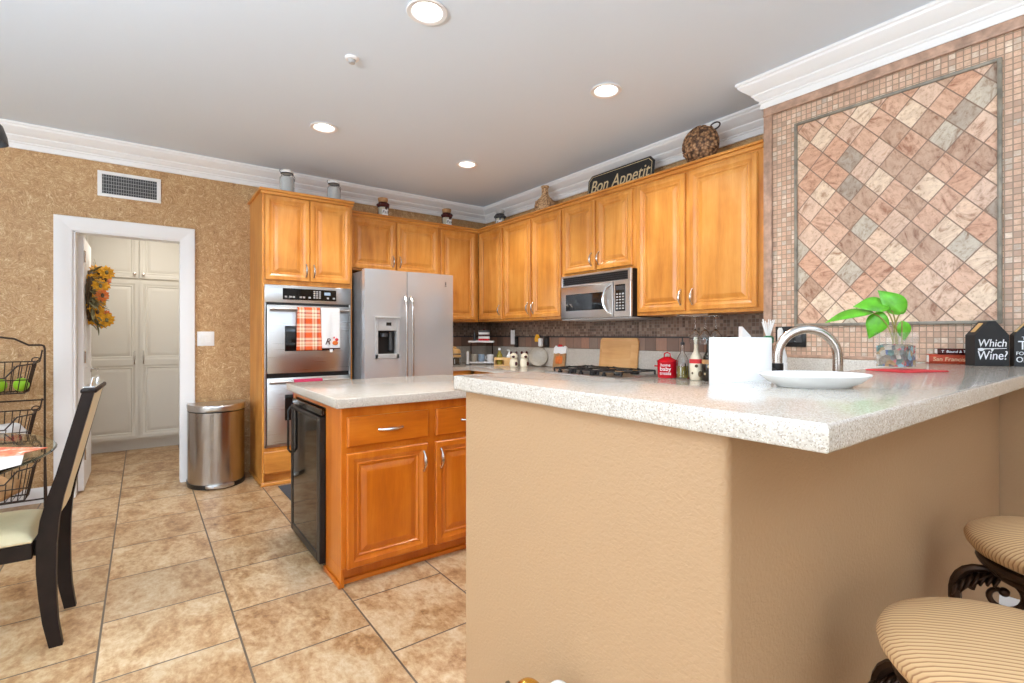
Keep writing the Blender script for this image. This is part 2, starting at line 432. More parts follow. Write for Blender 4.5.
# ------------------------------------------------------------------ mesh helpers
class MB:
    def __init__(s):
        s.bm = bmesh.new()
        s.mi = 0

    def _fin(s, geom_faces):
        for f in geom_faces:
            f.material_index = s.mi

    def box(s, x0, x1, y0, y1, z0, z1, bev=0.0, seg=1):
        vs = [s.bm.verts.new((x, y, z)) for x in (x0, x1) for y in (y0, y1) for z in (z0, z1)]
        idx = [(0, 1, 3, 2), (4, 6, 7, 5), (0, 4, 5, 1), (2, 3, 7, 6), (0, 2, 6, 4), (1, 5, 7, 3)]
        fs = [s.bm.faces.new([vs[i] for i in q]) for q in idx]
        s._fin(fs)
        if bev:
            es = list({e for f in fs for e in f.edges})
            r = bmesh.ops.bevel(s.bm, geom=es, offset=bev, segments=seg, affect='EDGES', profile=0.5)
            s._fin(r['faces'])
        return s

    def prism(s, poly, z0, z1, bev=0.0, seg=2):
        b = [s.bm.verts.new((x, y, z0)) for x, y in poly]
        t_ = [s.bm.verts.new((x, y, z1)) for x, y in poly]
        n = len(poly)
        fs = [s.bm.faces.new(t_), s.bm.faces.new(b[::-1])]
        for i in range(n):
            j = (i + 1) % n
            fs.append(s.bm.faces.new((b[i], b[j], t_[j], t_[i])))
        s._fin(fs)
        if bev:
            es = list({e for f in fs[:1] + fs[1:2] for e in f.edges})
            r = bmesh.ops.bevel(s.bm, geom=es, offset=bev, segments=seg, affect='EDGES', profile=0.5)
            s._fin(r['faces'])
        return s

    def lathe(s, prof, c=(0, 0, 0), seg=24, axis='z', cap=True):
        rings = []
        for r, z in prof:
            ring = []
            for k in range(seg):
                a = 2 * PI * k / seg
                p = (r * math.cos(a), r * math.sin(a), z)
                if axis == 'x': p = (p[2], p[0], p[1])
                if axis == 'y': p = (p[0], p[2], -p[1])
                ring.append(s.bm.verts.new((p[0] + c[0], p[1] + c[1], p[2] + c[2])))
            rings.append(ring)
        fs = []
        for a, b in zip(rings, rings[1:]):
            for k in range(seg):
                j = (k + 1) % seg
                fs.append(s.bm.faces.new((a[k], a[j], b[j], b[k])))
        if cap:
            fs.append(s.bm.faces.new(rings[0][::-1]))
            fs.append(s.bm.faces.new(rings[-1]))
        s._fin(fs)
        return s

    def cyl(s, c, r, h, seg=20, axis='z', r2=None):
        return s.lathe([(r, 0), (r if r2 is None else r2, h)], c, seg, axis)

    def tube(s, pts, r, seg=8, closed=False, flat=1.0):
        P = [Vector(p) for p in pts]
        n = len(P)
        R = r if isinstance(r, (list, tuple)) else [r] * n
        rings = []
        prev = None
        for i in range(n):
            if closed:
                d = P[(i + 1) % n] - P[(i - 1) % n]
            else:
                d = P[min(i + 1, n - 1)] - P[max(i - 1, 0)]
            d.normalize()
            if prev is None:
                up = Vector((0, 0, 1)) if abs(d.z) < 0.9 else Vector((1, 0, 0))
                a = d.cross(up).normalized()
            else:
                a = (prev - d * prev.dot(d)).normalized()
            prev = a
            b = d.cross(a)
            rings.append([s.bm.verts.new(P[i] + (a * math.cos(2 * PI * k / seg) + b * math.sin(2 * PI * k / seg) * flat) * R[i]) for k in range(seg)])
        fs = []
        m = n if closed else n - 1
        for i in range(m):
            a, b = rings[i], rings[(i + 1) % n]
            for k in range(seg):
                j = (k + 1) % seg
                fs.append(s.bm.faces.new((a[k], a[j], b[j], b[k])))
        if not closed:
            fs.append(s.bm.faces.new(rings[0][::-1]))
            fs.append(s.bm.faces.new(rings[-1]))
        s._fin(fs)
        return s

    def sphere(s, c, r, sx=1, sy=1, sz=1, seg=16, rot=None):
        mtx = Matrix.Translation(c) @ (rot.to_4x4() if rot else Matrix.Identity(4)) @ Matrix.Diagonal((sx * r, sy * r, sz * r, 1))
        g = bmesh.ops.create_uvsphere(s.bm, u_segments=seg, v_segments=max(6, seg // 2 + 2), radius=1, matrix=mtx)
        s._fin({f for v in g['verts'] for f in v.link_faces})
        return s

    def grid(s, fn, nu, nv):
        V = [[s.bm.verts.new(fn(i / nu, j / nv)) for j in range(nv + 1)] for i in range(nu + 1)]
        fs = [s.bm.faces.new((V[i][j], V[i + 1][j], V[i + 1][j + 1], V[i][j + 1])) for i in range(nu) for j in range(nv)]
        s._fin(fs)
        return s

    def rings(s, loops, cap0=True, cap1=True):
        """skin a list of equal-length vertex loops"""
        L = [[s.bm.verts.new(p) for p in lp] for lp in loops]
        n = len(L[0]); fs = []
        for a, b in zip(L, L[1:]):
            for k in range(n):
                j = (k + 1) % n
                fs.append(s.bm.faces.new((a[k], a[j], b[j], b[k])))
        if cap0: fs.append(s.bm.faces.new(L[0][::-1]))
        if cap1: fs.append(s.bm.faces.new(L[-1]))
        s._fin(fs)
        return s

    def obj(s, name, mats, parent=None, smooth=35, solid=0, xf=None):
        bmesh.ops.recalc_face_normals(s.bm, faces=s.bm.faces[:])
        if xf is not None:
            bmesh.ops.transform(s.bm, matrix=xf, verts=s.bm.verts[:])
        me = bpy.data.meshes.new(name)
        s.bm.to_mesh(me)
        s.bm.free()
        if smooth:
            me.polygons.foreach_set('use_smooth', [True] * len(me.polygons))
            me.set_sharp_from_angle(angle=math.radians(smooth))
        for m in (mats if isinstance(mats, (list, tuple)) else [mats]):
            me.materials.append(MT[m])
        o = bpy.data.objects.new(name, me)
        COL.objects.link(o)
        if parent: o.parent = parent
        if solid:
            md = o.modifiers.new('thickness', 'SOLIDIFY'); md.thickness = solid; md.offset = 0
        return o


def tag(o, label, cat, group=None, kind=None):
    o['label'] = label; o['category'] = cat
    if group: o['group'] = group
    if kind: o['kind'] = kind
    return o


def thing(name, label, cat, loc=(0, 0, 0), rz=0.0, group=None):
    o = bpy.data.objects.new(name, None)
    o.empty_display_size = 0.05
    COL.objects.link(o)
    o.location = loc
    o.rotation_euler = (0, 0, rz)
    return tag(o, label, cat, group)


def struct(o, label=None):
    o['kind'] = 'structure'
    if label: o['label'] = label
    return o


def dup(root, loc, label, rz=None, group=None):
    r = root.copy(); COL.objects.link(r)
    r.location = loc
    if rz is not None: r.rotation_euler = (0, 0, rz)
    r['label'] = label
    for ch in list(root.children):
        c = ch.copy(); COL.objects.link(c); c.parent = r
        for g in list(ch.children):
            d = g.copy(); COL.objects.link(d); d.parent = c
    return r


def text(name, body, size, mat, parent, mtx, shear=0.0, depth=0.0015, align='CENTER', sx=1.0):
    cu = bpy.data.curves.new(name, 'FONT')
    cu.body = body; cu.size = size; cu.shear = shear; cu.extrude = depth
    cu.align_x = align; cu.align_y = 'CENTER'; cu.space_line = 0.85
    tmp = bpy.data.objects.new(name, cu)
    COL.objects.link(tmp)
    dg = bpy.context.evaluated_depsgraph_get()
    me = bpy.data.meshes.new_from_object(tmp.evaluated_get(dg))
    bpy.data.objects.remove(tmp)
    me.transform(mtx @ Matrix.Diagonal((sx, 1, 1, 1)))
    me.materials.clear(); me.materials.append(MT[mat])
    me.name = name
    o = bpy.data.objects.new(name, me)
    COL.objects.link(o)
    if parent: o.parent = parent
    return o


def facing(x, y, z, rz=0.0):
    """matrix that stands text upright, reading from local -Y, at x,y,z"""
    return Matrix.Translation((x, y, z)) @ Matrix.Rotation(rz, 4, 'Z') @ Matrix.Rotation(PI / 2, 4, 'X')


def bez(p0, p1, p2, p3, n=10):
    out = []
    for i in range(n + 1):
        u = i / n
        out.append(tuple((1 - u) ** 3 * a + 3 * u * (1 - u) ** 2 * b + 3 * u * u * (1 - u) * c + u ** 3 * d for a, b, c, d in zip(p0, p1, p2, p3)))
    return out


ZC = 2.703
ROT_B = -PI / 2      # things on the right-hand wall face -X

# ------------------------------------------------------------------ the room
struct(MB().box(-3.2, 3.6, -3.7, 7.3, -0.1, 0.0).obj('floor', 'floor'), 'beige stone tile floor in staggered rows')

LIGHTS = [(1.047, 2.061), (2.255, 2.077), (1.039, 3.648), (2.26, 3.695)]
ceil = MB().box(-3.2, 3.6, -3.7, 5.06, ZC, ZC + 0.16).obj('ceiling', 'ceiling', smooth=0)
cut = MB()
for x, y in LIGHTS: cut.cyl((x, y, ZC - 0.05), 0.072, 0.16, 32)
cut = cut.obj('cutter', 'white')
md = ceil.modifiers.new('holes', 'BOOLEAN'); md.operation = 'DIFFERENCE'; md.object = cut; md.solver = 'EXACT'
dg = bpy.context.evaluated_depsgraph_get()
nm = bpy.data.meshes.new_from_object(ceil.evaluated_get(dg))
ceil.modifiers.clear(); ceil.data = nm
bpy.data.objects.remove(cut)
ceil.data.polygons.foreach_set('use_smooth', [False] * len(ceil.data.polygons))
struct(ceil)

WA, WB, PX = 4.94, 3.29, 2.94       # back wall plane, right wall plane, face of the tiled pier
b = MB()
b.box(-3.2, -0.42, WA, WA + 0.12, 0, ZC).box(0.263, WB + 0.12, WA, WA + 0.12, 0, ZC).box(-0.42, 0.263, WA, WA + 0.12, 2.005, ZC)
struct(b.obj('wall_back', 'wallpaper'))
struct(MB().box(WB, WB + 0.12, 1.463, WA, 0, ZC).obj('wall_right', 'wallpaper'))
struct(MB().box(PX + 0.01, WB + 0.12, -3.7, 1.455, 0, ZC).obj('wall_pier', 'plaster'))
# walls behind the camera, with assumed window and patio openings cut for the light
b = MB()
b.box(-3.2, -3.05, -3.7, 0.5, 0, ZC).box(-3.2, -3.05, 3.3, 4.94, 0, ZC).box(-3.2, -3.05, 0.5, 3.3, 0, 0.62).box(-3.2, -3.05, 0.5, 3.3, 2.42, ZC)
struct(b.obj('wall_left', 'white'))
b = MB()
b.box(-3.05, -2.8, -3.7, -3.55, 0, ZC).box(0.0, 2.95, -3.7, -3.55, 0, ZC).box(-2.8, 0.0, -3.7, -3.55, 2.5, ZC)
struct(b.obj('wall_front', 'white'))
# half wall of the peninsula (rounded plaster corner)
cr = 0.018
arc = [(0.80 + cr - cr * math.cos(a), 0.461 + cr - cr * math.sin(a)) for a in [PI / 2 * k / 6 for k in range(7)]]
poly = arc + [(2.938, 0.461), (2.938, 0.655), (1.04, 0.655), (1.04, 1.313), (0.80, 1.313)]
struct(MB().prism(poly, 0, 1.046).obj('wall_half', 'plaster'), 'tan plaster half wall carrying the bar top')

# pantry hall behind the doorway
struct(MB().box(-1.1, -1.0, WA + 0.12, 7.2, 0, 2.5).obj('wall_hall_left', 'white'))
struct(MB().box(0.62, 0.72, WA + 0.12, 7.2, 0, 2.5).obj('wall_hall_right', 'white'))
struct(MB().box(-1.1, 0.72, 7.1, 7.2, 0, 2.5).obj('wall_hall_back', 'white'))
struct(MB().box(-1.1, 0.72, WA + 0.12, 7.2, 2.5, 2.6).obj('ceiling_hall', 'ceiling'))
l = bpy.data.lights.new('added_hall_fill', 'AREA'); l.shape = 'DISK'; l.size = 0.4; l.energy = 10; l.color = (1.0, 0.94, 0.84)  # fill added to light the hall, no fitting there
lo = bpy.data.objects.new('added_hall_fill', l); COL.objects.link(lo); lo.location = (0.05, 5.75, 2.44)


def sweep(path, prof):
    """mitred moulding: path in plan (room on the right hand), prof = (out from wall, z)"""
    n = len(path); loops = []
    for i, p in enumerate(path):
        p = Vector(p)
        dirs = []
        if i > 0: dirs.append((p - Vector(path[i - 1])).normalized())
        if i < n - 1: dirs.append((Vector(path[i + 1]) - p).normalized())
        ns = [Vector((d.y, -d.x)) for d in dirs]
        m = ns[0] if len(ns) == 1 else (ns[0] + ns[1]) / (1 + ns[0].dot(ns[1]))
        loops.append([(p.x + m.x * o, p.y + m.y * o, z) for o, z in prof])
    return MB().rings(loops)


CROWN = [(0, 0), (0.115, 0), (0.115, -0.014), (0.108, -0.019), (0.104, -0.03), (0.09, -0.044), (0.074, -0.056), (0.062, -0.066), (0.05, -0.072),
         (0.05, -0.082), (0.043, -0.087), (0.036, -0.098), (0.027, -0.106), (0.02, -0.11), (0.02, -0.119), (0.014, -0.123), (0.014, -0.158), (0, -0.158)]
CROWN = [(o, ZC - 0.0005 + z) for o, z in CROWN]
c = sweep([(-3.05, WA), (WB, WA), (WB, 1.463), (PX, 1.463), (PX, -3.55)], CROWN).obj('trim_1', 'white', smooth=25)
struct(c, 'white crown moulding')
BASE = [(0, 0), (0.016, 0), (0.016, 0.085), (0.01, 0.1), (0.006, 0.11), (0, 0.11)]
struct(sweep([(-3.05, WA), (-0.527, WA)], BASE).obj('baseboard_back', 'white', smooth=25))
struct(sweep([(PX, 0.46), (PX, -3.55)], BASE).obj('baseboard_right', 'white', smooth=25))
# door casing and jamb
b = MB()
def casing(b, x0, x1, z0, z1, y):
    w = 0.105
    for s, xa in ((1, x0), (-1, x1)):
        loops = []
        prof = [(0, 0), (0, 0.012), (0.012, 0.018), (0.05, 0.02), (0.075, 0.026), (0.1, 0.026), (w, 0.02), (w, 0)]
        lp0 = [(xa - s * 0 + s * (-q) + 0, y - t_, 0) for q, t_ in prof]
        lp1 = [(xa - s * q, y - t_, z1 + q) for q, t_ in prof]
        b.rings([lp0, lp1])
    lpa = [(x0 - q, y - t_, z1 + q) for q, t_ in prof]
    lpb = [(x1 + q, y - t_, z1 + q) for q, t_ in prof]
    b.rings([lpa, lpb])
casing(b, -0.42, 0.247, 0, 1.998, WA)
b.box(-0.42, -0.405, WA - 0.002, WA + 0.122, 0, 2.004).box(0.248, 0.263, WA - 0.002, WA + 0.122, 0, 2.004).box(-0.42, 0.263, WA - 0.002, WA + 0.122, 1.99, 2.005)
struct(b.obj('trim_2', 'white', smooth=25), 'white door casing')

# ------------------------------------------------------------------ tiled pier wall
struct(MB().box(PX, PX + 0.0095, -0.6, 1.463, 1.0905, 2.546).box(PX, WB, 1.4552, 1.463, 0.9, 2.546).obj('wall_tile', 'mosaic_pink', smooth=0), 'pink and tan stone mosaic wall')
PY0, PY1, PZ0, PZ1 = 0.462, 1.278, 1.276, 2.388
struct(MB().box(PX - 0.004, PX, PY0, PY1, PZ0, PZ1).obj('wall_tile_panel', 'slate_diag', smooth=0), 'panel of diagonal slate tiles')
b = MB()
for (y0, y1, z0, z1) in ((PY0 - .012, PY0 + .004, PZ0 - .012, PZ1 + .012), (PY1 - .004, PY1 + .012, PZ0 - .012, PZ1 + .012), (PY0, PY1, PZ0 - .012, PZ0 + .004), (PY0, PY1, PZ1 - .004, PZ1 + .012)):
    b.box(PX - 0.016, PX - 0.0005, y0, y1, z0, z1, 0.005, 2)
struct(b.obj('trim_3', 'pencil_stone'), 'grey stone pencil frame round the slate panel')
b = MB()
for y0, y1, z0, z1, o in ((-0.6, 1.463, 2.505, 2.545, .012), (1.425, 1.463, 1.09, 2.505, .01)):
    b.box(PX - o, PX - 0.0005, y0, y1, z0, z1, 0.004, 2)
b.box(PX - 0.02, PX - 0.0005, -0.6, 1.463, 2.492, 2.507, 0.005, 2)
b.box(PX - 0.016, PX - 0.0005, 1.412, 1.426, 1.09, 2.5, 0.005, 2)
b.box(PX - 0.01, PX - 0.0005, -0.6, 1.42, 1.0905, 1.108, 0.004, 2)
struct(b.obj('trim_4', 'rail_stone'), 'brown stone edge rail')
# kitchen backsplash
struct(MB().box(WB - 0.008, WB - 0.0002, 1.463, WA, 1.206, 1.45).box(2.38, WB, WA - 0.008, WA - 0.0002, 1.206, 1.45).obj('wall_backsplash_mosaic', 'mosaic_dark', smooth=0))
struct(MB().box(WB - 0.008, WB - 0.0002, 1.463, WA, 1.09, 1.194).box(2.38, WB, WA - 0.008, WA - 0.0002, 1.09, 1.194).obj('wall_backsplash_band', 'slate_band', smooth=0))
struct(MB().box(WB - 0.014, WB - 0.0002, 1.463, WA, 1.194, 1.206, 0.003).box(2.38, WB, WA - 0.014, WA - 0.0002, 1.194, 1.206, 0.003).obj('trim_5', 'dark_grey'))
b = MB().box(WB - 0.02, WB - 0.0002, 1.4632, WA - 0.02, 0.901, 1.09, 0.002).box(2.38, WB, WA - 0.02, WA - 0.0002, 0.901, 1.09, 0.002).box(PX - 0.02, PX - 0.0002, 0.697, 1.463, 0.901, 1.09, 0.002)
struct(b.obj('trim_6', 'quartz'), 'speckled quartz splash strip')

# ------------------------------------------------------------------ cabinetry
PANEL = [(0, 0), (0, -0.016), (0.004, -0.021), (0.03, -0.021), (0.033, -0.019), (0.05, -0.0125), (0.053, -0.0145), (0.058, -0.0145), (0.063, -0.008), (0.071, -0.0075), (0.075, -0.0095), (0.098, -0.0155), (0.101, -0.0155)]
FLAT = [(0, 0), (0, -0.014), (0.006, -0.02), (0.012, -0.021)]


def door_mesh(x0, x1, z0, z1, y=0.0, prof=PANEL):
    loops = [[(x0 + i, y + d, z0 + i), (x1 - i, y + d, z0 + i), (x1 - i, y + d, z1 - i), (x0 + i, y + d, z1 - i)] for i, d in prof]
    return MB().rings(loops)


def pull(x, y, z, L=0.1, vert=True, mat='nickel', parent=None, name='handle'):
    n = 14; pts = []; R = []
    for i in range(n + 1):
        u = i / n; s = (u - 0.5) * L
        o = -0.004 - 0.024 * math.sin(PI * u) ** 0.7
        pts.append((x, y + o, z + s) if vert else (x + s, y + o, z))
        R.append(0.0048 + 0.0045 * math.sin(PI * u) ** 2 + (0.003 if i in (0, n) else 0))
    b = MB().tube(pts, R, 8)
    return b.obj(name, mat, parent)


def cabinet(name, label, loc, rz, W, D, z0, z1, doors, drawers=(), cornice=True, toe=False, body_mb=None, group=None, cw=0.012, wv='wood_v', wh='wood_h', hm='nickel'):
    """local x along the front, y into the wall, front at y = 0; doors (x0,x1,z0,z1, handle 'lb','rb','lt','rt',None)"""
    r = thing(name, label, 'cabinet', loc, rz, group)
    if body_mb is None:
        body_mb = MB()
        if toe:
            body_mb.box(0.0, W, 0.045, D, 0, 0.09).box(0, W, 0, D, 0.0905, z1, 0.002)
        else:
            body_mb.box(0, W, 0, D, z0, z1, 0.002)
    body_mb.obj('body', wv, r)
    if cornice:
        MB().box(-0.0, W, -0.026, D, z1 - 0.004, z1 + 0.014, 0.003).box(0, W, -0.014, 0.01, z1 - 0.03, z1 - 0.004, 0.004).obj('cornice', wh, r)
    for (a, c, e, f, h) in doors:
        d = door_mesh(a, c, e, f, -0.001).obj('door', wv, r, smooth=14)
        if h:
            hx = c - 0.028 if h[0] == 'r' else a + 0.028
            hz = e + 0.09 if h[1] == 'b' else f - 0.09
            pull(hx, -0.022, hz, 0.1, True, hm, d)
    for (a, c, e, f) in drawers:
        d = door_mesh(a, c, e, f, -0.001, FLAT).obj('drawer', wh, r, smooth=14)
        pull((a + c) / 2, -0.022, (e + f) / 2, 0.125, False, hm, d)
    return r


UZ = 2.363
UA, UB = 4.602, 2.965
cabinet('wall_cabinet', 'short two-door maple wall cabinet above the stainless refrigerator', (1.492, UA, 0), 0, 0.975, 0.335, 1.825, UZ,
        [(0.055, 0.496, 1.843, 2.315, 'rb'), (0.512, 0.96, 1.843, 2.315, 'lb')])
cabinet('wall_cabinet', 'single-door maple corner wall cabinet right of the refrigerator', (2.468, UA, 0), 0, 0.49, 0.335, 1.36, UZ,
        [(0.022, 0.445, 1.383, 2.315, 'lb')])
cabinet('wall_cabinet', 'narrow single-door maple wall cabinet next to the inside corner', (UB, 4.598, 0), ROT_B, 0.478, 0.32, 1.36, UZ,
        [(0.026, 0.455, 1.383, 2.315, 'rb')])
cabinet('wall_cabinet', 'tall two-door maple wall cabinet left of the microwave', (UB, 4.119, 0), ROT_B, 0.893, 0.32, 1.36, UZ,
        [(0.015, 0.445, 1.383, 2.315, 'rb'), (0.468, 0.87, 1.383, 2.315, 'lb')])
cabinet('wall_cabinet', 'short two-door maple wall cabinet directly above the microwave', (UB, 3.225, 0), ROT_B, 0.79, 0.32, 1.722, UZ,
        [(0.018, 0.385, 1.745, 2.315, 'rb'), (0.41, 0.768, 1.745, 2.315, 'lb')])
cabinet('wall_cabinet', 'wide two-door maple wall cabinet between microwave and tiled wall', (UB, 2.434, 0), ROT_B, 0.965, 0.32, 1.36, UZ,
        [(0.03, 0.432, 1.383, 2.315, 'rb'), (0.466, 0.925, 1.383, 2.315, 'lb')])

# tall oven cabinet
b = MB()
b.box(0, 0.018, 0.001, 0.555, 0.0, 2.376, 0.001).box(0.708, 0.725, 0.001, 0.555, 0.0, 2.376, 0.001)
b.box(0.018, 0.708, 0, 0.555, 1.628, 2.376, 0.001).box(0.018, 0.708, 0, 0.555, 0.088, 0.306, 0.001).box(0.018, 0.708, 0.05, 0.555, 0, 0.088)
ovc = cabinet('oven_cabinet', 'tall maple cabinet housing the double wall oven', (0.765, 4.382, 0), 0, 0.725, 0.555, 0, 2.376,
              [(0.02, 0.36, 1.664, 2.345, 'rb'), (0.366, 0.706, 1.664, 2.345, 'lb')], cornice=False, body_mb=b)
MB().box(-0.02, 0.74, -0.026, 0.555, 2.376, 2.398, 0.004).box(-0.01, 0.735, -0.014, 0.02, 2.352, 2.376, 0.004).obj('cornice', 'wood_h', ovc)
door_mesh(0.012, 0.714, 0.1, 0.276, -0.001, FLAT).obj('drawer', 'wood_h', ovc)
MB().box(-0.012, 0.735, -0.012, 0.05, 0, 0.028, 0.006).box(-0.012, 0.0, -0.012, 0.54, 0, 0.028, 0.005).obj('shoe_moulding', 'wood_h', ovc)

# double wall oven
ov = thing('double_oven', 'stainless double wall oven with black control panel', 'oven', (0.765, 4.382, 0))
MB().box(0.022, 0.704, 0.004, 0.5, 0.309, 1.622).obj('body', 'dark_grey', ov)
MB().box(0.016, 0.708, -0.02, -0.002, 1.482, 1.624, 0.004, 2).box(0.016, 0.03, -0.016, -0.002, 0.312, 1.482, 0.002).box(0.694, 0.708, -0.016, -0.002, 0.312, 1.482, 0.002).box(0.016, 0.708, -0.016, -0.002, 0.309, 0.33, 0.002).obj('frame', 'steel', ov)
cp = MB().box(0.15, 0.58, -0.024, -0.019, 1.508, 1.6, 0.003).obj('control_panel', 'black_gloss', ov)
for i in range(3):
    for j in range(4):
        MB().box(0.39 + i * 0.022, 0.405 + i * 0.022, -0.0255, -0.0238, 1.526 + j * 0.017, 1.537 + j * 0.017).obj('button', 'grey', cp)
for x in (0.165, 0.2, 0.225, 0.28, 0.305, 0.35, 0.5, 0.55):
    MB().box(x, x + 0.018, -0.0255, -0.0238, 1.524, 1.538).obj('button', 'grey', cp)
MB().box(0.48, 0.53, -0.0255, -0.0238, 1.555, 1.58).obj('display', 'blue', cp)


def oven_door(z0, z1, hz, wz0, wz1):
    d = MB().box(0.034, 0.69, -0.026, -0.004, z0, z1, 0.005, 2).obj('door', 'steel', ov)
    MB().box(0.165, 0.56, -0.028, -0.0255, wz0, wz1, 0.004, 2).obj('window', 'dark_glass', d)
    b = MB().tube([(0.045, -0.062, hz), (0.68, -0.062, hz)], 0.0125, 12)
    b.box(0.05, 0.07, -0.06, -0.025, hz - 0.01, hz + 0.01, 0.003).box(0.655, 0.675, -0.06, -0.025, hz - 0.01, hz + 0.01, 0.003)
    b.obj('handle', 'steel', d)


oven_door(0.905, 1.462, 1.428, 1.085, 1.292)
oven_door(0.332, 0.868, 0.836, 0.52, 0.73)
MB().box(0.034, 0.69, -0.012, -0.003, 0.872, 0.902).obj('vent_slot', 'black', ov)


def towel(name, label, x0, x1, ztop, zbot, zback, mat, waves=2.5, amp=0.006, y=-0.062, flare=0.0):
    """cloth folded over the oven handle bar"""
    def fn(u, v):
        L1, L2 = ztop - zbot, ztop - zback
        tot = L1 + L2 + 0.05
        s = v * tot
        if s < L1: yy, zz, k = -0.0165, zbot + s, 1 - s / L1
        elif s < L1 + 0.05:
            a = (s - L1) / 0.05 * PI
            yy, zz, k = -0.0165 * math.cos(a), ztop + 0.0165 * math.sin(a), 0
        else: yy, zz, k = 0.0165, ztop - (s - L1 - 0.05), 0
        xx = x0 + (x1 - x0) * u + flare * (0.5 - u) * -2 * k
        return (0.765 + xx, 4.382 + y + yy - amp * k * (1 + math.sin(u * waves * 2 * PI)), zz)
    o = MB().grid(fn, 26, 40).obj(name, mat, None, smooth=60, solid=0.004)
    return tag(o, label, 'towel')


towel('dish_towel', 'orange and white plaid dish towel hanging on the upper oven handle', 0.252, 0.43, 1.43, 1.09, 1.12, 'plaid', 2.2, 0.007, flare=0.012)
tw = towel('dish_towel', 'white dish towel with letter R on the upper oven handle', 0.438, 0.592, 1.43, 1.1, 1.12, 'paper_white', 1.2, 0.004)
o = text('monogram', 'R', 0.075, 'maroon', tw, facing(0.765 + 0.486, 4.382 - 0.0925, 1.16), 0.35)
b = MB()
b.sphere((0.765 + 0.55, 4.382 - 0.091, 1.15), 0.024, 1, 0.12, 0.8).obj('pumpkin_print', 'orange', tw)
b = MB().sphere((0.765 + 0.562, 4.382 - 0.092, 1.178), 0.014, 1, 0.15, 0.9); b.sphere((0.765 + 0.54, 4.382 - 0.092, 1.195), 0.007, 1, 0.15, 1.2).obj('leaf_print', 'red_cloth', tw)
MB().box(0.765 + 0.438, 0.765 + 0.592, 4.382 - 0.094, 4.382 - 0.083, 1.098, 1.107).obj('hem', 'maroon', tw)
MB().box(0.765 + 0.505, 0.765 + 0.53, 4.382 - 0.09, 4.382 - 0.088, 1.072, 1.098).obj('care_tag', 'paper_white', tw)
towel('dish_towel', 'raspberry pink towel on the lower oven handle', 0.225, 0.45, 0.838, 0.6, 0.66, 'pink', 1.5, 0.003)

# refrigerator (side by side)
fr = thing('refrigerator', 'stainless side-by-side refrigerator with ice and water dispenser', 'refrigerator', (1.515, 4.14, 0))
FW = 0.86
MB().box(0.0, FW, 0.065, 0.78, 0.02, 1.772, 0.004).box(0.02, FW - 0.02, 0.09, 0.75, 0, 0.02).obj('body', 'side_grey', fr)
def curved_panel(x0, x1, z0, z1, y0, y1, bulge=0.012, n=10):
    pts = [(x0, y1)] + [(x0 + (x1 - x0) * i / n, y0 - bulge * math.sin(PI * (0.06 + 0.88 * i / n))) for i in range(n + 1)] + [(x1, y1)]
    return MB().prism(pts, z0, z1, 0.004, 2)
SPL = 0.386
# freezer door is built round the dispenser recess
DX0, DX1, DZ0, DZ1 = 0.092, 0.305, 1.012, 1.365
ld = MB()
def strip(b, x0, x1, z0, z1):
    n = 6
    f = lambda x: 0.0 - 0.012 * math.sin(PI * (0.06 + 0.88 * (x / SPL)))
    pts = [(x0, 0.062)] + [(x0 + (x1 - x0) * i / n, f(x0 + (x1 - x0) * i / n)) for i in range(n + 1)] + [(x1, 0.062)]
    b.prism(pts, z0, z1)
strip(ld, 0.0, SPL, DZ1, 1.786); strip(ld, 0.0, SPL, 0.03, DZ0); strip(ld, 0, DX0, DZ0, DZ1); strip(ld, DX1, SPL, DZ0, DZ1)
ldo = ld.obj('freezer_door', 'fridge_steel', fr, smooth=30)
b = MB().box(DX0, DX1, 0.05, 0.062, DZ0, DZ1).box(DX0 + 0.03, DX1 - 0.03, -0.012, -0.004, DZ0 + 0.005, DZ0 + 0.03, .003)
dsp = MB()
dsp.box(DX0 - 0.004, DX0 + 0.022, -0.018, 0.055, DZ0, DZ1, 0.003).box(DX1 - 0.022, DX1 + 0.004, -0.018, 0.055, DZ0, DZ1, 0.003)
dsp.box(DX0 - 0.004, DX1 + 0.004, -0.018, 0.055, DZ0, DZ0 + 0.04, 0.003).box(DX0 + 0.022, DX1 - 0.022, -0.016, 0.055, DZ1 - 0.11, DZ1, 0.003)
dso = dsp.obj('dispenser', 'grey', ldo)
MB().box(DX0 + 0.02, DX1 - 0.02, 0.045, 0.054, DZ0 + 0.03, DZ1 - 0.1).obj('recess', 'black', dso)
MB().box(DX0 + 0.095, DX0 + 0.14, -0.0185, -0.0155, DZ1 - 0.065, DZ1 - 0.038).obj('display', 'black_gloss', dso)
MB().box(DX0 - 0.008, DX1 + 0.008, -0.03, -0.01, DZ1 - 0.004, DZ1 + 0.012, 0.003).obj('hood', 'grey', dso)
MB().tube([(DX0 + 0.09, 0.02, DZ0 + 0.19), (DX0 + 0.09, 0.02, DZ0 + 0.22)], 0.034, 14).box(DX0 + 0.135, DX0 + 0.16, 0.0, 0.035, DZ0 + 0.07, DZ0 + 0.23, 0.004).obj('paddle', 'dark_grey', dso)
b = MB()
pts = [(SPL + 0.006, 0.062)] + [(SPL + 0.006 + (FW - SPL - 0.006) * i / 10, -0.013 * math.sin(PI * (0.06 + 0.88 * i / 10))) for i in range(11)] + [(FW, 0.062)]
b.prism(pts, 0.03, 1.786, 0.003, 1)
rdo = b.obj('refrigerator_door', 'fridge_steel', fr, smooth=30)
for par, hx in ((ldo, SPL - 0.026), (rdo, SPL + 0.032)):
    pts = [(hx, -0.012, 0.62), (hx, -0.05, 0.66)] + [(hx, -0.062, 0.72 + 0.74 * i / 6) for i in range(7)] + [(hx, -0.05, 1.52), (hx, -0.012, 1.56)]
    MB().tube(pts, 0.0115, 10).obj('handle', 'steel_v', par)
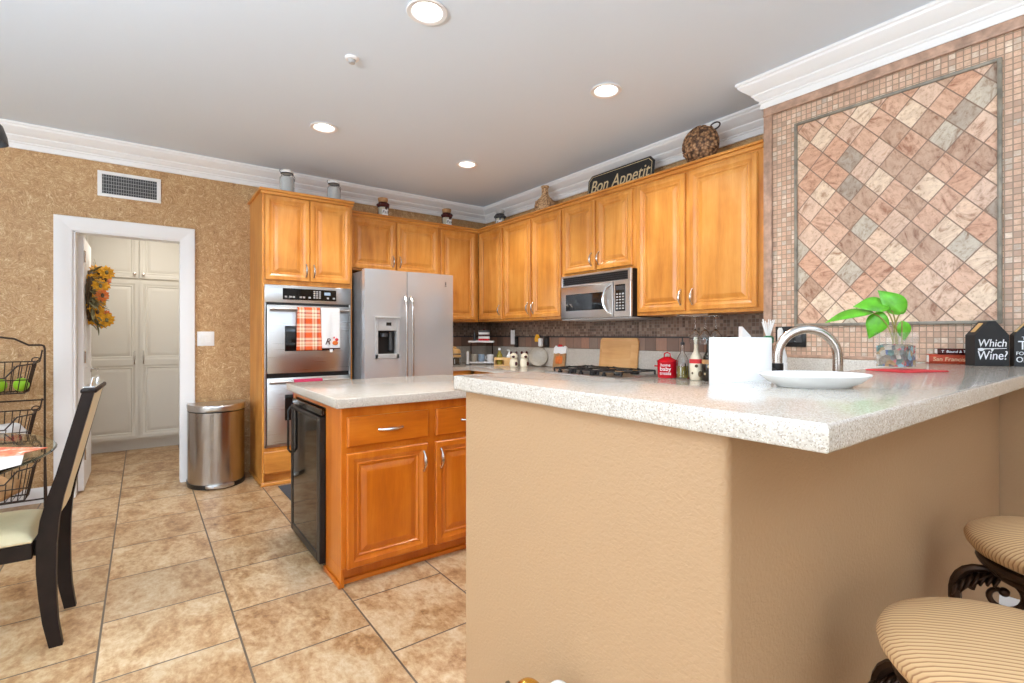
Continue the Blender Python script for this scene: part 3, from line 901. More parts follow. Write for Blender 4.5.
b = MB(); b.box(0.77, 0.783, -0.014, -0.009, 1.685, 1.715, 0.002); b.box(0.767, 0.786, -0.014, -0.009, 1.673, 1.681, 0.002)
b.obj('badge', 'dark_grey', rdo)

# microwave
mw = thing('microwave', 'stainless over-the-range microwave under the short wall cabinet', 'microwave', (2.905, 3.178, 0), ROT_B)
MB().box(0.002, 0.759, 0.005, 0.375, 1.352, 1.716, 0.003).obj('body', 'black', mw)
MB().box(0.02, 0.74, 0.03, 0.36, 1.338, 1.352).box(0.0, 0.761, -0.01, 0.1, 1.342, 1.352, .002).obj('underside', 'grey', mw)
b = MB().box(0, 0.761, -0.014, 0.004, 1.702, 1.716, 0.002).box(0, 0.02, -0.014, 0.004, 1.632, 1.702, .002).box(0.73, 0.761, -0.014, 0.004, 1.632, 1.702, .002).box(0, 0.761, -0.014, 0.004, 1.624, 1.634, .002)
b.box(0.596, 0.761, -0.018, 0.004, 1.354, 1.622, 0.003)
b.obj('front_frame', 'steel', mw)
b = MB()
for k in range(4):
    z = 1.636 + k * 0.0165
    b.rings([[(x, -0.008, z), (x, 0.004, z), (x, 0.004, z + 0.011), (x, -0.013, z + 0.009)] for x in (0.02, 0.73)])
b.obj('vent_louvres', 'dark_grey', mw)
d = MB().box(0.002, 0.592, -0.022, 0.004, 1.354, 1.622, 0.006, 2).obj('door', 'steel', mw)
MB().box(0.07, 0.5, -0.0235, -0.0215, 1.418, 1.555, 0.004).obj('window', 'dark_glass', d)
MB().tube(bez((0.572, -0.02, 1.375), (0.508, -0.075, 1.42), (0.508, -0.075, 1.56), (0.572, -0.02, 1.605), 14), 0.009, 10).obj('handle', 'chrome', d)
cpn = MB().box(0.612, 0.712, -0.0205, -0.0175, 1.398, 1.6, 0.002).obj('control_panel', 'black_gloss', mw)
for i in range(3):
    for j in range(6):
        MB().box(0.624 + i * 0.029, 0.642 + i * 0.029, -0.0222, -0.0202, 1.412 + j * 0.022, 1.423 + j * 0.022).obj('button', 'grey', cpn)
MB().box(0.622, 0.702, -0.0222, -0.0202, 1.558, 1.588).obj('display', 'dark_grey', cpn)

# counters
def slab_obj(name, poly, z0, z1, label):
    return tag(MB().prism(poly, z0, z1, 0.006, 3).obj(name, 'quartz'), label, 'countertop')
slab_obj('countertop', [(2.392, 4.918), (2.392, 4.285), (2.652, 4.285), (2.652, 1.37), (1.045, 1.37), (1.045, 0.665), (2.918, 0.665), (2.918, 1.47), (3.268, 1.47), (3.268, 4.918)], 0.862, 0.9,
         'speckled quartz kitchen countertop holding the gas cooktop')
rc_ = 0.02
bp = [(0.773, 0.294), (2.938, 0.294), (2.938, 0.697), (1.083, 0.697), (1.083, 1.357)] + [(0.773 + rc_ - rc_ * math.sin(a), 1.357 - rc_ + rc_ * math.cos(a)) for a in [PI / 2 * k / 5 for k in range(6)]]
slab_obj('bar_countertop', bp, 1.0468, 1.09, 'raised speckled quartz bar top on the tan half wall')

# base cabinets below the counter
cabinet('base_cabinet', 'maple base cabinet under the cooktop run', (2.69, 4.27, 0), ROT_B, 2.8, 0.575, 0, 0.86,
        [(0.02 + k * 0.465, 0.465 + k * 0.465, 0.11, 0.66, 'rt' if k % 2 else 'lt') for k in range(6)], [(0.02 + k * 0.465, 0.465 + k * 0.465, 0.69, 0.83) for k in range(6)], cornice=False, toe=True)
cabinet('base_cabinet', 'maple base cabinet right of the refrigerator', (2.395, 4.31, 0), 0, 0.29, 0.6, 0, 0.86, [(0.015, 0.27, 0.11, 0.66, 'lt')], [(0.015, 0.27, 0.69, 0.83)], cornice=False, toe=True)
cabinet('base_cabinet', 'maple base cabinet behind the half wall', (2.64, 1.33, 0), PI, 1.57, 0.66, 0, 0.86,
        [(0.02 + k * 0.51, 0.5 + k * 0.51, 0.11, 0.66, 'rt' if k % 2 else 'lt') for k in range(3)], [(0.02 + k * 0.51, 0.5 + k * 0.51, 0.69, 0.83) for k in range(3)], cornice=False, toe=True)

# island
b = MB()
b.box(0, 1.065, 0, 0.245, 0.0905, 0.867, 0.002).box(0.0165, 1.065, 0.045, 0.245, 0, 0.0905).box(0.0, 0.016, 0.004, 0.245, 0, 0.0905)
b.box(0.0, 1.065, 0.885, 0.935, 0, 0.867, 0.002).box(0.58, 1.065, 0.245, 0.885, 0, 0.867)
b.box(0, 0.58, 0.245, 0.885, 0.838, 0.867)
isl = cabinet('island_cabinet', 'maple kitchen island with drawers and two doors', (0.762, 2.397, 0), 0, 1.065, 0.935, 0, 0.867,
              [(0.024, 0.452, 0.09, 0.645, 'rt'), (0.498, 0.93, 0.09, 0.645, 'lt')], [(0.026, 0.456, 0.676, 0.82), (0.502, 0.932, 0.676, 0.82)], cornice=False, body_mb=b, wv='island_v', wh='island_h')
MB().box(-0.014, 1.065, 0.028, 0.046, 0, 0.026, 0.007, 2).box(-0.014, 0.0, -0.004, 0.25, 0, 0.026, 0.006, 2).obj('shoe_moulding', 'island_h', isl)
MB().box(-0.012, 0.0, 0.885, 0.94, 0, 0.026, .004).obj('shoe_moulding', 'island_h', isl)
slab_obj('island_countertop', [(0.728, 2.357), (1.862, 2.357), (1.862, 3.362), (0.728, 3.362)], 0.868, 0.915, 'speckled quartz top of the maple island')
# beverage cooler in the island's end
bc = thing('beverage_cooler', 'black glass-door beverage cooler built into the island end', 'beverage cooler', (0.762, 3.276, 0), ROT_B)
MB().box(0.008, 0.626, 0.004, 0.55, 0.012, 0.832, 0.003).obj('body', 'black', bc)
d = MB().box(0.008, 0.05, -0.03, 0.002, 0.03, 0.79, 0.003).box(0.57, 0.626, -0.03, 0.002, 0.03, 0.79, 0.003).box(0.05, 0.57, -0.03, 0.002, 0.03, 0.075, 0.003).box(0.05, 0.57, -0.03, 0.002, 0.765, 0.79, 0.003).obj('door', 'black', bc)
MB().box(0.05, 0.57, -0.026, -0.01, 0.075, 0.765).obj('glass', 'black_gloss', d)
MB().cyl((0.6, -0.031, 0.775), 0.007, 0.004, 12, 'y').obj('lock', 'nickel', d)
MB().box(0.012, 0.622, -0.02, 0.003, 0.795, 0.83, 0.003).obj('control_strip', 'black_gloss', bc)
MB().tube([(0.03, -0.034, 0.5), (0.03, -0.05, 0.52), (0.03, -0.05, 0.76), (0.03, -0.034, 0.78)], 0.007, 8).obj('handle', 'black', d)
MB().cyl((0.06, 0.05, 0.0), 0.018, 0.012).obj('foot', 'black', bc)
MB().cyl((0.58, 0.05, 0.0), 0.018, 0.012).obj('foot', 'black', bc)

# cooktop
ck = thing('gas_cooktop', 'gas cooktop with black grates under the microwave', 'cooktop', (2.70, 3.17, 0.9005), ROT_B)
MB().box(0, 0.76, 0.0, 0.5, 0, 0.012, 0.004, 2).obj('deck', 'steel', ck)
for gx in (0.02, 0.27, 0.52):
    b = MB()
    x0, x1, y0, y1, z = gx, gx + 0.225, 0.09, 0.48, 0.042
    for p_, q_ in (((x0, y0), (x1, y0)), ((x1, y0), (x1, y1)), ((x1, y1), (x0, y1)), ((x0, y1), (x0, y0)), ((x0, (y0 + y1) / 2), (x1, (y0 + y1) / 2))):
        b.tube([(p_[0], p_[1], z), (q_[0], q_[1], z)], 0.007, 6)
    for cy in (y0 + 0.1, y1 - 0.1):
        cx0 = (x0 + x1) / 2
        for a in range(4):
            dx, dy = math.cos(a * PI / 2) * 0.1, math.sin(a * PI / 2) * 0.09
            b.tube([(cx0 + dx, cy + dy, z), (cx0 + dx * .35, cy + dy * .35, z + 0.012)], 0.006, 6)
    for px in (x0, x1):
        for py in (y0, y1): b.cyl((px, py, 0.012), 0.008, 0.03, 8)
    b.obj('grate', 'black', ck)
    for cy in (y0 + 0.1, y1 - 0.1):
        MB().cyl(((x0 + x1) / 2, cy, 0.012), 0.035, 0.016, 18).cyl(((x0 + x1) / 2, cy, 0.028), 0.028, 0.008, 18).obj('burner', 'black', ck)
for k in range(5):
    MB().lathe([(0.02, 0), (0.02, 0.012), (0.012, 0.016), (0.011, 0.03)], (0.14 + k * 0.12, 0.045, 0.012), 16).obj('knob', 'black', ck)

# ------------------------------------------------------------------ ceiling and wall fittings
rl = thing('recessed_light', '', 'ceiling light', (LIGHTS[0][0], LIGHTS[0][1], ZC), group='recessed ceiling lights')
MB().lathe([(0.0715, -0.002), (0.092, -0.002), (0.094, -0.006), (0.09, -0.01), (0.072, -0.008), (0.066, 0.0), (0.058, 0.06), (0.0715, 0.062)], (0, 0, 0), 36, cap=False).obj('trim_ring', 'white', rl)
MB().lathe([(0.0, 0.03), (0.03, 0.031), (0.05, 0.038), (0.058, 0.05), (0.05, 0.056), (0.0, 0.058)], (0, 0, 0), 24, cap=False).obj('lens', 'lamp', rl)
LL = ['round recessed ceiling light nearest the camera, topmost in view', 'recessed ceiling light above the big right-hand wall cabinets', 'recessed ceiling light in front of the oven cabinet, leftmost in view', 'recessed ceiling light in front of the refrigerator, furthest back']
for k, (x, y) in enumerate(LIGHTS):
    if k == 0: rl['label'] = LL[0]
    else: dup(rl, (x, y, ZC), LL[k])
    l = bpy.data.lights.new('downlight', 'SPOT'); l.energy = 42; l.spot_size = 2.3; l.spot_blend = 0.6; l.shadow_soft_size = 0.06; l.color = (1, 0.97, 0.93)
    lo = bpy.data.objects.new('downlight', l); COL.objects.link(lo); lo.location = (x, y, ZC - 0.015)
sd = thing('fire_sprinkler', 'small white fire sprinkler cap on the ceiling', 'sprinkler', (0.901, 2.651, ZC))
MB().lathe([(0.0, -0.012), (0.03, -0.011), (0.036, -0.004), (0.036, 0)], (0, 0, 0), 24, cap=False).obj('escutcheon', 'white', sd)
MB().lathe([(0.0, -0.03), (0.016, -0.028), (0.02, -0.012), (0.0, -0.011)], (0, 0, 0), 20, cap=False).obj('cap', 'grey', sd)

vt = thing('air_vent', 'white wall air vent above the pantry doorway', 'air vent', (-0.278, WA, 2.284))
MB().box(0, 0.397, -0.012, -0.001, 0, 0.024, 0.003).box(0, 0.397, -0.012, -0.001, 0.17, 0.195, 0.003).box(0, 0.028, -0.012, -0.001, 0.024, 0.17, .003).box(0.369, 0.397, -0.012, -0.001, 0.024, 0.17, .003).obj('frame', 'white', vt)
MB().box(0.026, 0.371, -0.003, -0.0008, 0.022, 0.172).obj('duct', 'dark_grey', vt)
b = MB()
for k in range(22): b.box(0.036 + k * 0.0152, 0.0385 + k * 0.0152, -0.01, -0.003, 0.024, 0.17)
for k in range(5): b.box(0.028, 0.369, -0.007, -0.003, 0.042 + k * 0.027, 0.0445 + k * 0.027)
b.obj('louvres', 'grey', vt)
sw = thing('light_switch', 'white two-gang light switch beside the doorway', 'light switch', (0.367, WA, 1.125))
MB().box(0, 0.125, -0.006, -0.0005, 0, 0.122, 0.003, 2).obj('plate', 'white', sw)
for x in (0.022, 0.07):
    MB().box(x, x + 0.034, -0.01, -0.0055, 0.028, 0.094, 0.002).obj('rocker', 'white_gloss', sw)

# hall door, wreath and pantry cabinets
dr = thing('door_1', 'white panel door standing open into the pantry hall', 'door', (-0.402, WA + 0.124, 0))
dr['kind'] = 'structure'
b = MB().box(0, 0.036, 0.002, 0.68, 0.012, 1.985, 0.002)
b.obj('leaf', 'white', dr)
b = MB()
for (y0, y1) in ((0.09, 0.315), (0.375, 0.6)):
    for (z0, z1) in ((0.2, 0.8), (0.95, 1.85)):
        lp = [[(0.036 + d_, y0 + i_, z0 + i_), (0.036 + d_, y1 - i_, z0 + i_), (0.036 + d_, y1 - i_, z1 - i_), (0.036 + d_, y0 + i_, z1 - i_)] for i_, d_ in ((0, 0.0002), (0.01, 0.006), (0.02, 0.002), (0.04, 0.006))]
        b.rings(lp)
b.obj('panels', 'white', dr)
b = MB().cyl((0.036, 0.615, 0.92), 0.026, 0.008, 18, 'x').tube([(0.04, 0.615, 0.92), (0.085, 0.615, 0.92)], 0.009, 8).tube([(0.082, 0.62, 0.92), (0.085, 0.56, 0.922), (0.083, 0.51, 0.916)], [0.01, 0.009, 0.007], 8)
b.obj('door_handle', 'nickel', dr)
for z in (0.25, 1.0, 1.78):
    MB().cyl((0.043, 0.0, z), 0.007, 0.09, 8).obj('hinge', 'nickel', dr)

wr = thing('wreath', 'autumn wreath of yellow flowers on the open white door', 'wreath', (-0.362, 5.34, 1.535))
random.seed(3)
R_ = 0.19
b = MB()
for k in range(5):
    b.tube([(0.02 + 0.014 * math.sin(3 * a + k * 1.3), (R_ + 0.015 * math.cos(4 * a + k)) * math.cos(a), (R_ + 0.015 * math.sin(5 * a + k * 2)) * math.sin(a)) for a in [2 * PI * i / 30 for i in range(30)]], 0.008, 6, True)
b.obj('vine_ring', 'brown', wr)
def leaf(b, base, d, L, W, droop=0.25, n=6, nrm=None, fold=0.12, heart=False):
    d = Vector(d).normalized()
    up = Vector(nrm) if nrm else Vector((0, 0, 1))
    if abs(d.dot(up.normalized())) > 0.95: up = Vector((1, 0, 0))
    sd_ = d.cross(up).normalized(); nn_ = sd_.cross(d).normalized()
    prof = (lambda u: (math.sin(PI * min(1, u * 1.0 + 0.02)) ** 0.8 * (1.25 - 0.75 * u))) if heart else (lambda u: math.sin(PI * (0.04 + 0.94 * u)))
    V = []
    for i in range(n + 1):
        u = i / n
        c = Vector(base) + d * (L * u) - nn_ * (droop * L * u * u)
        w_ = W * 0.5 * prof(u)
        V.append([b.bm.verts.new(c - sd_ * w_ + nn_ * (fold * w_)), b.bm.verts.new(c), b.bm.verts.new(c + sd_ * w_ + nn_ * (fold * w_))])
    fs = []
    for i in range(n):
        for j in range(2):
            fs.append(b.bm.faces.new((V[i][j], V[i + 1][j], V[i + 1][j + 1], V[i][j + 1])))
    b._fin(fs)
b = MB()
for i in range(130):
    a = random.uniform(0, 2 * PI); r = R_ + random.uniform(-0.05, 0.05)
    dv = Vector((random.uniform(0.1, 1.6), math.cos(a) * random.uniform(-.2, 1) + random.uniform(-.5, .5), math.sin(a) * random.uniform(-.2, 1) + random.uniform(-.5, .5)))
    leaf(b, (0.02 + random.uniform(0, 0.03), r * math.cos(a), r * math.sin(a)), dv, random.uniform(0.06, 0.11), random.uniform(0.02, 0.04), 0.3)
b.obj('foliage', 'olive', wr, smooth=60, solid=0.0015)
for i in range(17):
    a = 2 * PI * i / 17 + 0.2
    c = Vector((0.03 + 0.035 * (i % 3) + 0.02 * (i % 2), (R_ + 0.03 * ((i % 3) - 1)) * math.cos(a), R_ * (1.0 + 0.12 * (i % 2)) * math.sin(a)))
    out = Vector((0.5, -0.85 + 0.2 * math.cos(a), 0.3 * math.sin(a))).normalized()
    u_ = out.cross(Vector((0, 0, 1))).normalized(); v_ = u_.cross(out)
    b = MB()
    for k in range(12):
        an = 2 * PI * k / 12
        leaf(b, c + out * (0.006 * (k % 2)), out * 0.35 + u_ * math.cos(an) + v_ * math.sin(an), 0.05 + 0.012 * (i % 2), 0.036, 0.2, 4, out)
    fo = b.obj('flower', 'orange' if i % 6 == 2 else 'yellow', wr, smooth=60, solid=0.0015)
    MB().sphere(c + out * 0.014, 0.017, 0.7).obj('flower_centre', 'olive' if i % 2 else 'brown', fo)

HY = 6.592
b = MB().box(0, 1.6, 0, 0.48, 0.1, 2.496).box(0, 1.6, 0.05, 0.48, 0, 0.1)
hc = thing('pantry_cabinet', 'white built-in pantry cabinet beyond the doorway', 'cabinet', (-0.985, HY, 0))
b.obj('body', 'cab_white', hc)
for a, c in ((0.01, 0.472), (0.478, 0.951), (0.957, 1.43)):
    x0, x1 = a, c
    d = door_mesh(x0, x1, 1.815, 2.47, -0.001).obj('door', 'cab_white', hc, smooth=30)
    kx = x1 - 0.035 if a < 0.9 else x0 + 0.035
    MB().lathe([(0.006, 0), (0.006, 0.012), (0.016, 0.02), (0.014, 0.03), (0.0, 0.033)], (0, 0, 0), 14, cap=False, axis='y').obj('knob', 'nickel', d, xf=Matrix.Translation((kx, -0.022, 1.86)) @ Matrix.Rotation(PI, 4, 'Z'))
    mb = MB()
    d = MB()
    for (z0, z1) in ((0.13, 0.93), (0.93, 1.79)):
        lp = [[(x0 + i_, -0.001 + d_, z0 + i_), (x1 - i_, -0.001 + d_, z0 + i_), (x1 - i_, -0.001 + d_, z1 - i_), (x0 + i_, -0.001 + d_, z1 - i_)] for i_, d_ in [(0, 0), (0, -0.021)] + PANEL[3:]]
        d.rings(lp)
    do = d.obj('door', 'cab_white', hc, smooth=30)
    pull(kx, -0.022, 0.98, 0.13, True, 'nickel', do)

# ------------------------------------------------------------------ trash can and floor mat
tc = thing('trash_can', 'half-round stainless step trash can beside the doorway', 'trash can', (0.492, 4.86, 0))
def half(w, d_, n=20):
    return [(-w, 0)] + [(-w * math.cos(PI * k / n), -0.1 - d_ * math.sin(PI * k / n)) for k in range(n + 1)] + [(w, 0)]
MB().prism(half(0.206, 0.238), 0.0, 0.035, 0.004).obj('base', 'black', tc)
MB().prism(half(0.202, 0.232), 0.0352, 0.6).obj('body', 'steel_v', tc, smooth=40)
MB().prism(half(0.198, 0.228), 0.6002, 0.608).obj('gasket', 'black', tc)
MB().prism(half(0.205, 0.236), 0.6085, 0.66, 0.014, 4).obj('lid', 'steel', tc)
b = MB().prism([(-0.1, -0.318)] + [(-0.1 * math.cos(PI * k / 10), -0.318 - 0.05 * math.sin(PI * k / 10)) for k in range(1, 10)] + [(0.1, -0.318)], 0.012, 0.038, 0.006, 2)
b.obj('pedal', 'steel', tc)
tag(MB().box(0.87, 1.45, 3.86, 4.31, 0.0005, 0.009, 0.003).obj('floor_mat', 'mat_grey'), 'charcoal floor mat in front of the oven', 'floor mat')

# ------------------------------------------------------------------ things on top of the cabinets
def clip_jar(loc, s, label, group=None):
    r = thing('glass_jar', label, 'jar', loc, group=group)
    MB().lathe([(0.0, 0.0), (0.046 * s, 0.0), (0.05 * s, 0.006), (0.05 * s, 0.12 * s), (0.038 * s, 0.14 * s), (0.038 * s, 0.15 * s), (0.034 * s, 0.15 * s), (0.034 * s, 0.138 * s), (0.046 * s, 0.118 * s), (0.046 * s, 0.008), (0.0, 0.008)], (0, 0, 0), 24, cap=False).obj('body', 'glass', r)
    MB().lathe([(0.0, 0.158 * s), (0.043 * s, 0.158 * s), (0.043 * s, 0.17 * s), (0.03 * s, 0.182 * s), (0.0, 0.184 * s)], (0, 0, 0), 24, cap=False).obj('lid', 'white_gloss', r)
    b = MB().tube([(0.041 * s * math.cos(a), 0.041 * s * math.sin(a), 0.154 * s) for a in [2 * PI * k / 20 for k in range(20)]], 0.0035, 6, True)
    b.tube([(0.041 * s, 0, 0.154 * s), (0.054 * s, 0, 0.135 * s), (0.052 * s, 0, 0.11 * s)], 0.0025, 6).tube([(-0.041 * s, 0, 0.154 * s), (-0.052 * s, 0, 0.17 * s), (-0.045 * s, 0, 0.18 * s)], 0.0025, 6)
    b.obj('wire_clip', 'dark_grey', r)
    MB().lathe([(0.0, 0.0), (0.0445 * s, 0.0), (0.0445 * s, 0.098 * s), (0.034 * s, 0.118 * s), (0.0, 0.12 * s)], (0, 0, 0.01), 20, cap=False).obj('contents', 'paper_white', r)
    return r
clip_jar((0.978, 4.5, 2.398), 1.16, 'clip-lid glass jar on the oven cabinet, left of two', 'glass jars on the oven cabinet')
clip_jar((1.385, 4.56, 2.398), 1.16, 'clip-lid glass jar on the oven cabinet, right of two', 'glass jars on the oven cabinet')


def ribbon_jar(loc, label, band_mat, word):
    r = thing('mason_jar', label, 'jar', loc, group='mason jars above the wall cabinets')
    MB().lathe([(0.0, 0), (0.048, 0), (0.052, 0.01), (0.052, 0.105), (0.04, 0.13), (0.04, 0.15), (0.036, 0.15), (0.036, 0.13), (0.048, 0.1), (0.048, 0.01), (0.0, 0.008)], (0, 0, 0), 22, cap=False).obj('body', 'glass', r)
    MB().lathe([(0.0, 0.0), (0.044, 0), (0.044, 0.085), (0.0, 0.09)], (0, 0, 0.012), 18, cap=False).obj('filling', 'cream_glass', r)
    MB().lathe([(0.0, 0.19), (0.048, 0.19), (0.05, 0.18), (0.043, 0.15), (0.0, 0.15)], (0, 0, 0), 20, cap=False).obj('lid', 'tan' if band_mat == 'maroon' else 'grey', r)
    b = MB().lathe([(0.054, 0.1), (0.046, 0.128), (0.046, 0.146), (0.056, 0.1)], (0, 0, 0), 20, cap=False)
    b.sphere((0.02, -0.05, 0.12), 0.022, 1.2, 0.6, 0.9, 10).sphere((-0.022, -0.05, 0.122), 0.022, 1.2, 0.6, 0.9, 10).sphere((0.01, -0.052, 0.09), 0.014, 0.7, 0.5, 1.8, 10)
    b.sphere((0.05, 0, 0.115), 0.016, 1, 1, 1, 8).sphere((-0.052, 0, 0.118), 0.016, 1, 1, 1, 8)
    b.obj('ribbon', band_mat, r)
    MB().box(-0.03, 0.03, -0.0555, -0.0525, 0.012, 0.075, 0.001).obj('paper_tag', 'paper_white', r)
    text('lettering', word, 0.045, 'dark_grey', r, facing(0, -0.0565, 0.045), 0.2, 0.0006)
    return r
ribbon_jar((1.906, 4.7, 2.377), 'glass jar with red ribbon above the refrigerator, nearer the ovens', 'maroon', 'Fall')
ribbon_jar((2.62, 4.7, 2.377), 'glass jar with red ribbon on the cabinet right of the refrigerator', 'maroon', 'Fall')
rj = ribbon_jar((3.1, 4.385, 2.377), 'glass jar with grey lid and grey ribbon near the inside corner', 'dark_grey', 'Fall')
rj.rotation_euler = (0, 0, -0.8)

wv_ = thing('woven_vase', 'bottle-shaped pale woven vase on the wall cabinets', 'vase', (3.1, 3.637, 2.377))
b = MB().lathe([(0, 0), (0.07, 0), (0.096, 0.03), (0.102, 0.075), (0.082, 0.125), (0.045, 0.165), (0.033, 0.19), (0.032, 0.245), (0.038, 0.268), (0.03, 0.268), (0.026, 0.24)], (0, 0, 0), 28, cap=False)
for k in range(7):
    z = 0.02 + k * 0.016; r = 0.098
    b.tube([(r * math.cos(a) * (1 if k < 5 else 0.95), r * math.sin(a) * (1 if k < 5 else 0.95), z + 0.004 * math.sin(12 * a)) for a in [2 * PI * i / 36 for i in range(36)]], 0.004, 5, True)
b.tube([(0.036 * math.cos(a), 0.036 * math.sin(a), 0.26) for a in [2 * PI * i / 20 for i in range(20)]], 0.005, 6, True)
b.obj('body', 'rattan', wv_)

sg = thing('wall_sign', 'black wooden sign reading Bon Appetit on the wall cabinets', 'sign', (3.09, 3.07, 2.378), ROT_B)
def clipped(x0, x1, z0, z1, q):
    return [(x0, z0), (x1, z0), (x1, z1 - q), (x1 - q, z1), (x0 + q, z1), (x0, z1 - q)]
def plate(poly, y0, y1, bev=0.002):
    b = MB().prism([(x, z) for x, z in poly], 0, y1 - y0, bev, 1)
    return b, Matrix.Translation((0, y1, 0)) @ Matrix.Rotation(PI / 2, 4, 'X')
TILT = Matrix.Rotation(-math.radians(7), 4, 'X')
b, mx = plate(clipped(0, 0.69, 0, 0.212, 0.038), 0, 0.018)
b.obj('board', 'matte_black', sg, xf=TILT @ mx)
b = MB()
po = clipped(0.014, 0.676, 0.014, 0.198, 0.033); pi_ = clipped(0.018, 0.672, 0.018, 0.194, 0.032)
b.rings([[(x, -0.0005, z) for x, z in po], [(x, -0.0015, z) for x, z in po], [(x, -0.0015, z) for x, z in pi_], [(x, -0.0005, z) for x, z in pi_]], False, False)
b.obj('border_line', 'letter_gold', sg, xf=TILT)
text('lettering', 'Bon Appetit', 0.15, 'letter_gold', sg, TILT @ facing(0.345, -0.001, 0.1), 0.2, sx=0.84)

wb = thing('wicker_ball', 'round brown wicker basket on its side above the tall wall cabinets', 'wicker basket', (3.055, 1.95, 2.377), ROT_B)
b = MB().sphere((0, 0, 0.132), 0.128, 1, 0.7, 1, 28); random.seed(5)
for k in range(26):
    a0 = random.uniform(0, PI); off_ = random.uniform(-0.11, 0.11)
    h = math.sqrt(max(0.0004, 0.13 ** 2 - off_ ** 2))
    n_ = Vector((math.cos(a0), 0, math.sin(a0))); t_ = Vector((-math.sin(a0), 0, math.cos(a0)))
    b.tube([Vector((0, 0, 0.132)) + n_ * off_ + t_ * (h * math.cos(q)) + Vector((0, -h * 0.71 * math.sin(q), 0)) for q in [PI * i / 14 for i in range(15)]], 0.0042, 5)
b.obj('body', 'wicker', wb)
MB().tube([(0.105 + 0.035 * math.cos(a), 0, 0.232 + 0.022 * math.sin(a)) for a in [2 * PI * i / 20 for i in range(20)]], 0.005, 6, True).obj('ring_handle', 'iron', wb)

# ------------------------------------------------------------------ things on the kitchen counter
KZ = 0.9005
def lathe_thing(name, label, cat, loc, prof, mat, seg=24, group=None):
    r = thing(name, label, cat, loc, group=group)
    MB().lathe(prof, (0, 0, 0), seg, cap=False).obj('body', mat, r)
    return r
lj = lathe_thing('storage_jar', 'glass jar banded with wood next to the refrigerator', 'jar', (2.6, 4.5, KZ), [(0, 0), (0.06, 0), (0.066, 0.02), (0.066, 0.1), (0.058, 0.13), (0.055, 0.13), (0.06, 0.1), (0.06, 0.02), (0, 0.012)], 'glass')
MB().lathe([(0, 0.125), (0.062, 0.125), (0.066, 0.14), (0.06, 0.165), (0.02, 0.18), (0.02, 0.195), (0, 0.2)], (0, 0, 0), 22, cap=False).obj('lid', 'light_wood', lj)
MB().lathe([(0.0665, 0.088), (0.069, 0.088), (0.069, 0.112), (0.0665, 0.112)], (0, 0, 0), 22, cap=False).obj('band', 'light_wood', lj)
MB().lathe([(0, 0.014), (0.057, 0.014), (0.057, 0.08), (0, 0.084)], (0, 0, 0), 18, cap=False).obj('contents', 'brown', lj)
cd = lathe_thing('candle', 'slim white candle left of the tiered stand', 'candle', (2.79, 4.55, KZ), [(0, 0.006), (0.013, 0.006), (0.013, 0.14), (0.004, 0.143), (0, 0.143)], 'paper_white')
MB().lathe([(0, 0), (0.03, 0), (0.03, 0.005), (0.014, 0.006), (0, 0.006)], (0, 0, 0), 18, cap=False).obj('holder', 'dark_grey', cd)

ts = thing('tiered_stand', 'two-tier counter stand in the kitchen corner', 'stand', (3.0, 4.6, KZ), -0.64)
MB().box(-0.14, 0.14, -0.07, 0.07, 0.008, 0.024, 0.003).obj('lower_shelf', 'white', ts)
MB().box(-0.14, 0.14, -0.06, 0.06, 0.235, 0.255, 0.003).obj('upper_shelf', 'white', ts)
b = MB()
for x in (-0.12, 0.12):
    for y in (-0.05, 0.05): b.cyl((x, y, 0.0), 0.008, 0.008, 8)
    b.tube([(x, 0.055, 0.02), (x, 0.055, 0.24)], 0.006, 8)
b.obj('frame', 'iron', ts)
def on_stand(x, y, z):
    c_, s_2 = math.cos(-0.64), math.sin(-0.64)
    return (3.0 + x * c_ - y * s_2, 4.6 + x * s_2 + y * c_, KZ + z)
cn = thing('tin_box', 'red and white striped tin on the upper stand shelf', 'tin', on_stand(0.03, -0.01, 0.2555), -0.64)
for k, m in enumerate(('red_enamel', 'paper_white', 'maroon', 'paper_white', 'dark_grey')):
    MB().box(-0.06, 0.06, -0.04, 0.04, 0.0002 + k * 0.023, 0.023 + k * 0.023, 0.002).obj('band', m, cn)
MB().lathe([(0, 0.1155), (0.014, 0.1155), (0.012, 0.128), (0, 0.13)], (0, 0, 0), 12, cap=False).obj('knob', 'maroon', cn)
lathe_thing('spice_bottle', 'small dark bottle left of the striped tin', 'bottle', on_stand(-0.075, -0.01, 0.2555), [(0, 0), (0.016, 0), (0.016, 0.07), (0.008, 0.085), (0.009, 0.1), (0, 0.1)], 'dark_grey', 14)
def mug(loc, mat, label, rz=0.0, s=1.0):
    r = thing('mug', label, 'mug', loc, rz, 'mugs on the tiered stand')
    MB().lathe([(0, 0), (0.03 * s, 0), (0.035 * s, 0.01), (0.036 * s, 0.08 * s), (0.033 * s, 0.08 * s), (0.032 * s, 0.012), (0, 0.008)], (0, 0, 0), 20, cap=False).obj('cup', mat, r)
    MB().tube([(0.034 * s, 0, 0.065 * s), (0.055 * s, 0, 0.06 * s), (0.058 * s, 0, 0.04 * s), (0.05 * s, 0, 0.022 * s), (0.034 * s, 0, 0.02 * s)], 0.0045, 6).obj('handle', mat, r)
    return r
mug(on_stand(-0.08, -0.01, 0.0245), 'granite_grey', 'stoneware mug, left on the lower shelf of the tiered stand')
mug(on_stand(0.0, 0.0, 0.0245), 'blue', 'pale blue mug, middle of the lower stand shelf', 1.2)
mug(on_stand(0.098, -0.01, 0.0245), 'paper_white', 'white mug, right on the lower shelf of the tiered stand', 2.1)

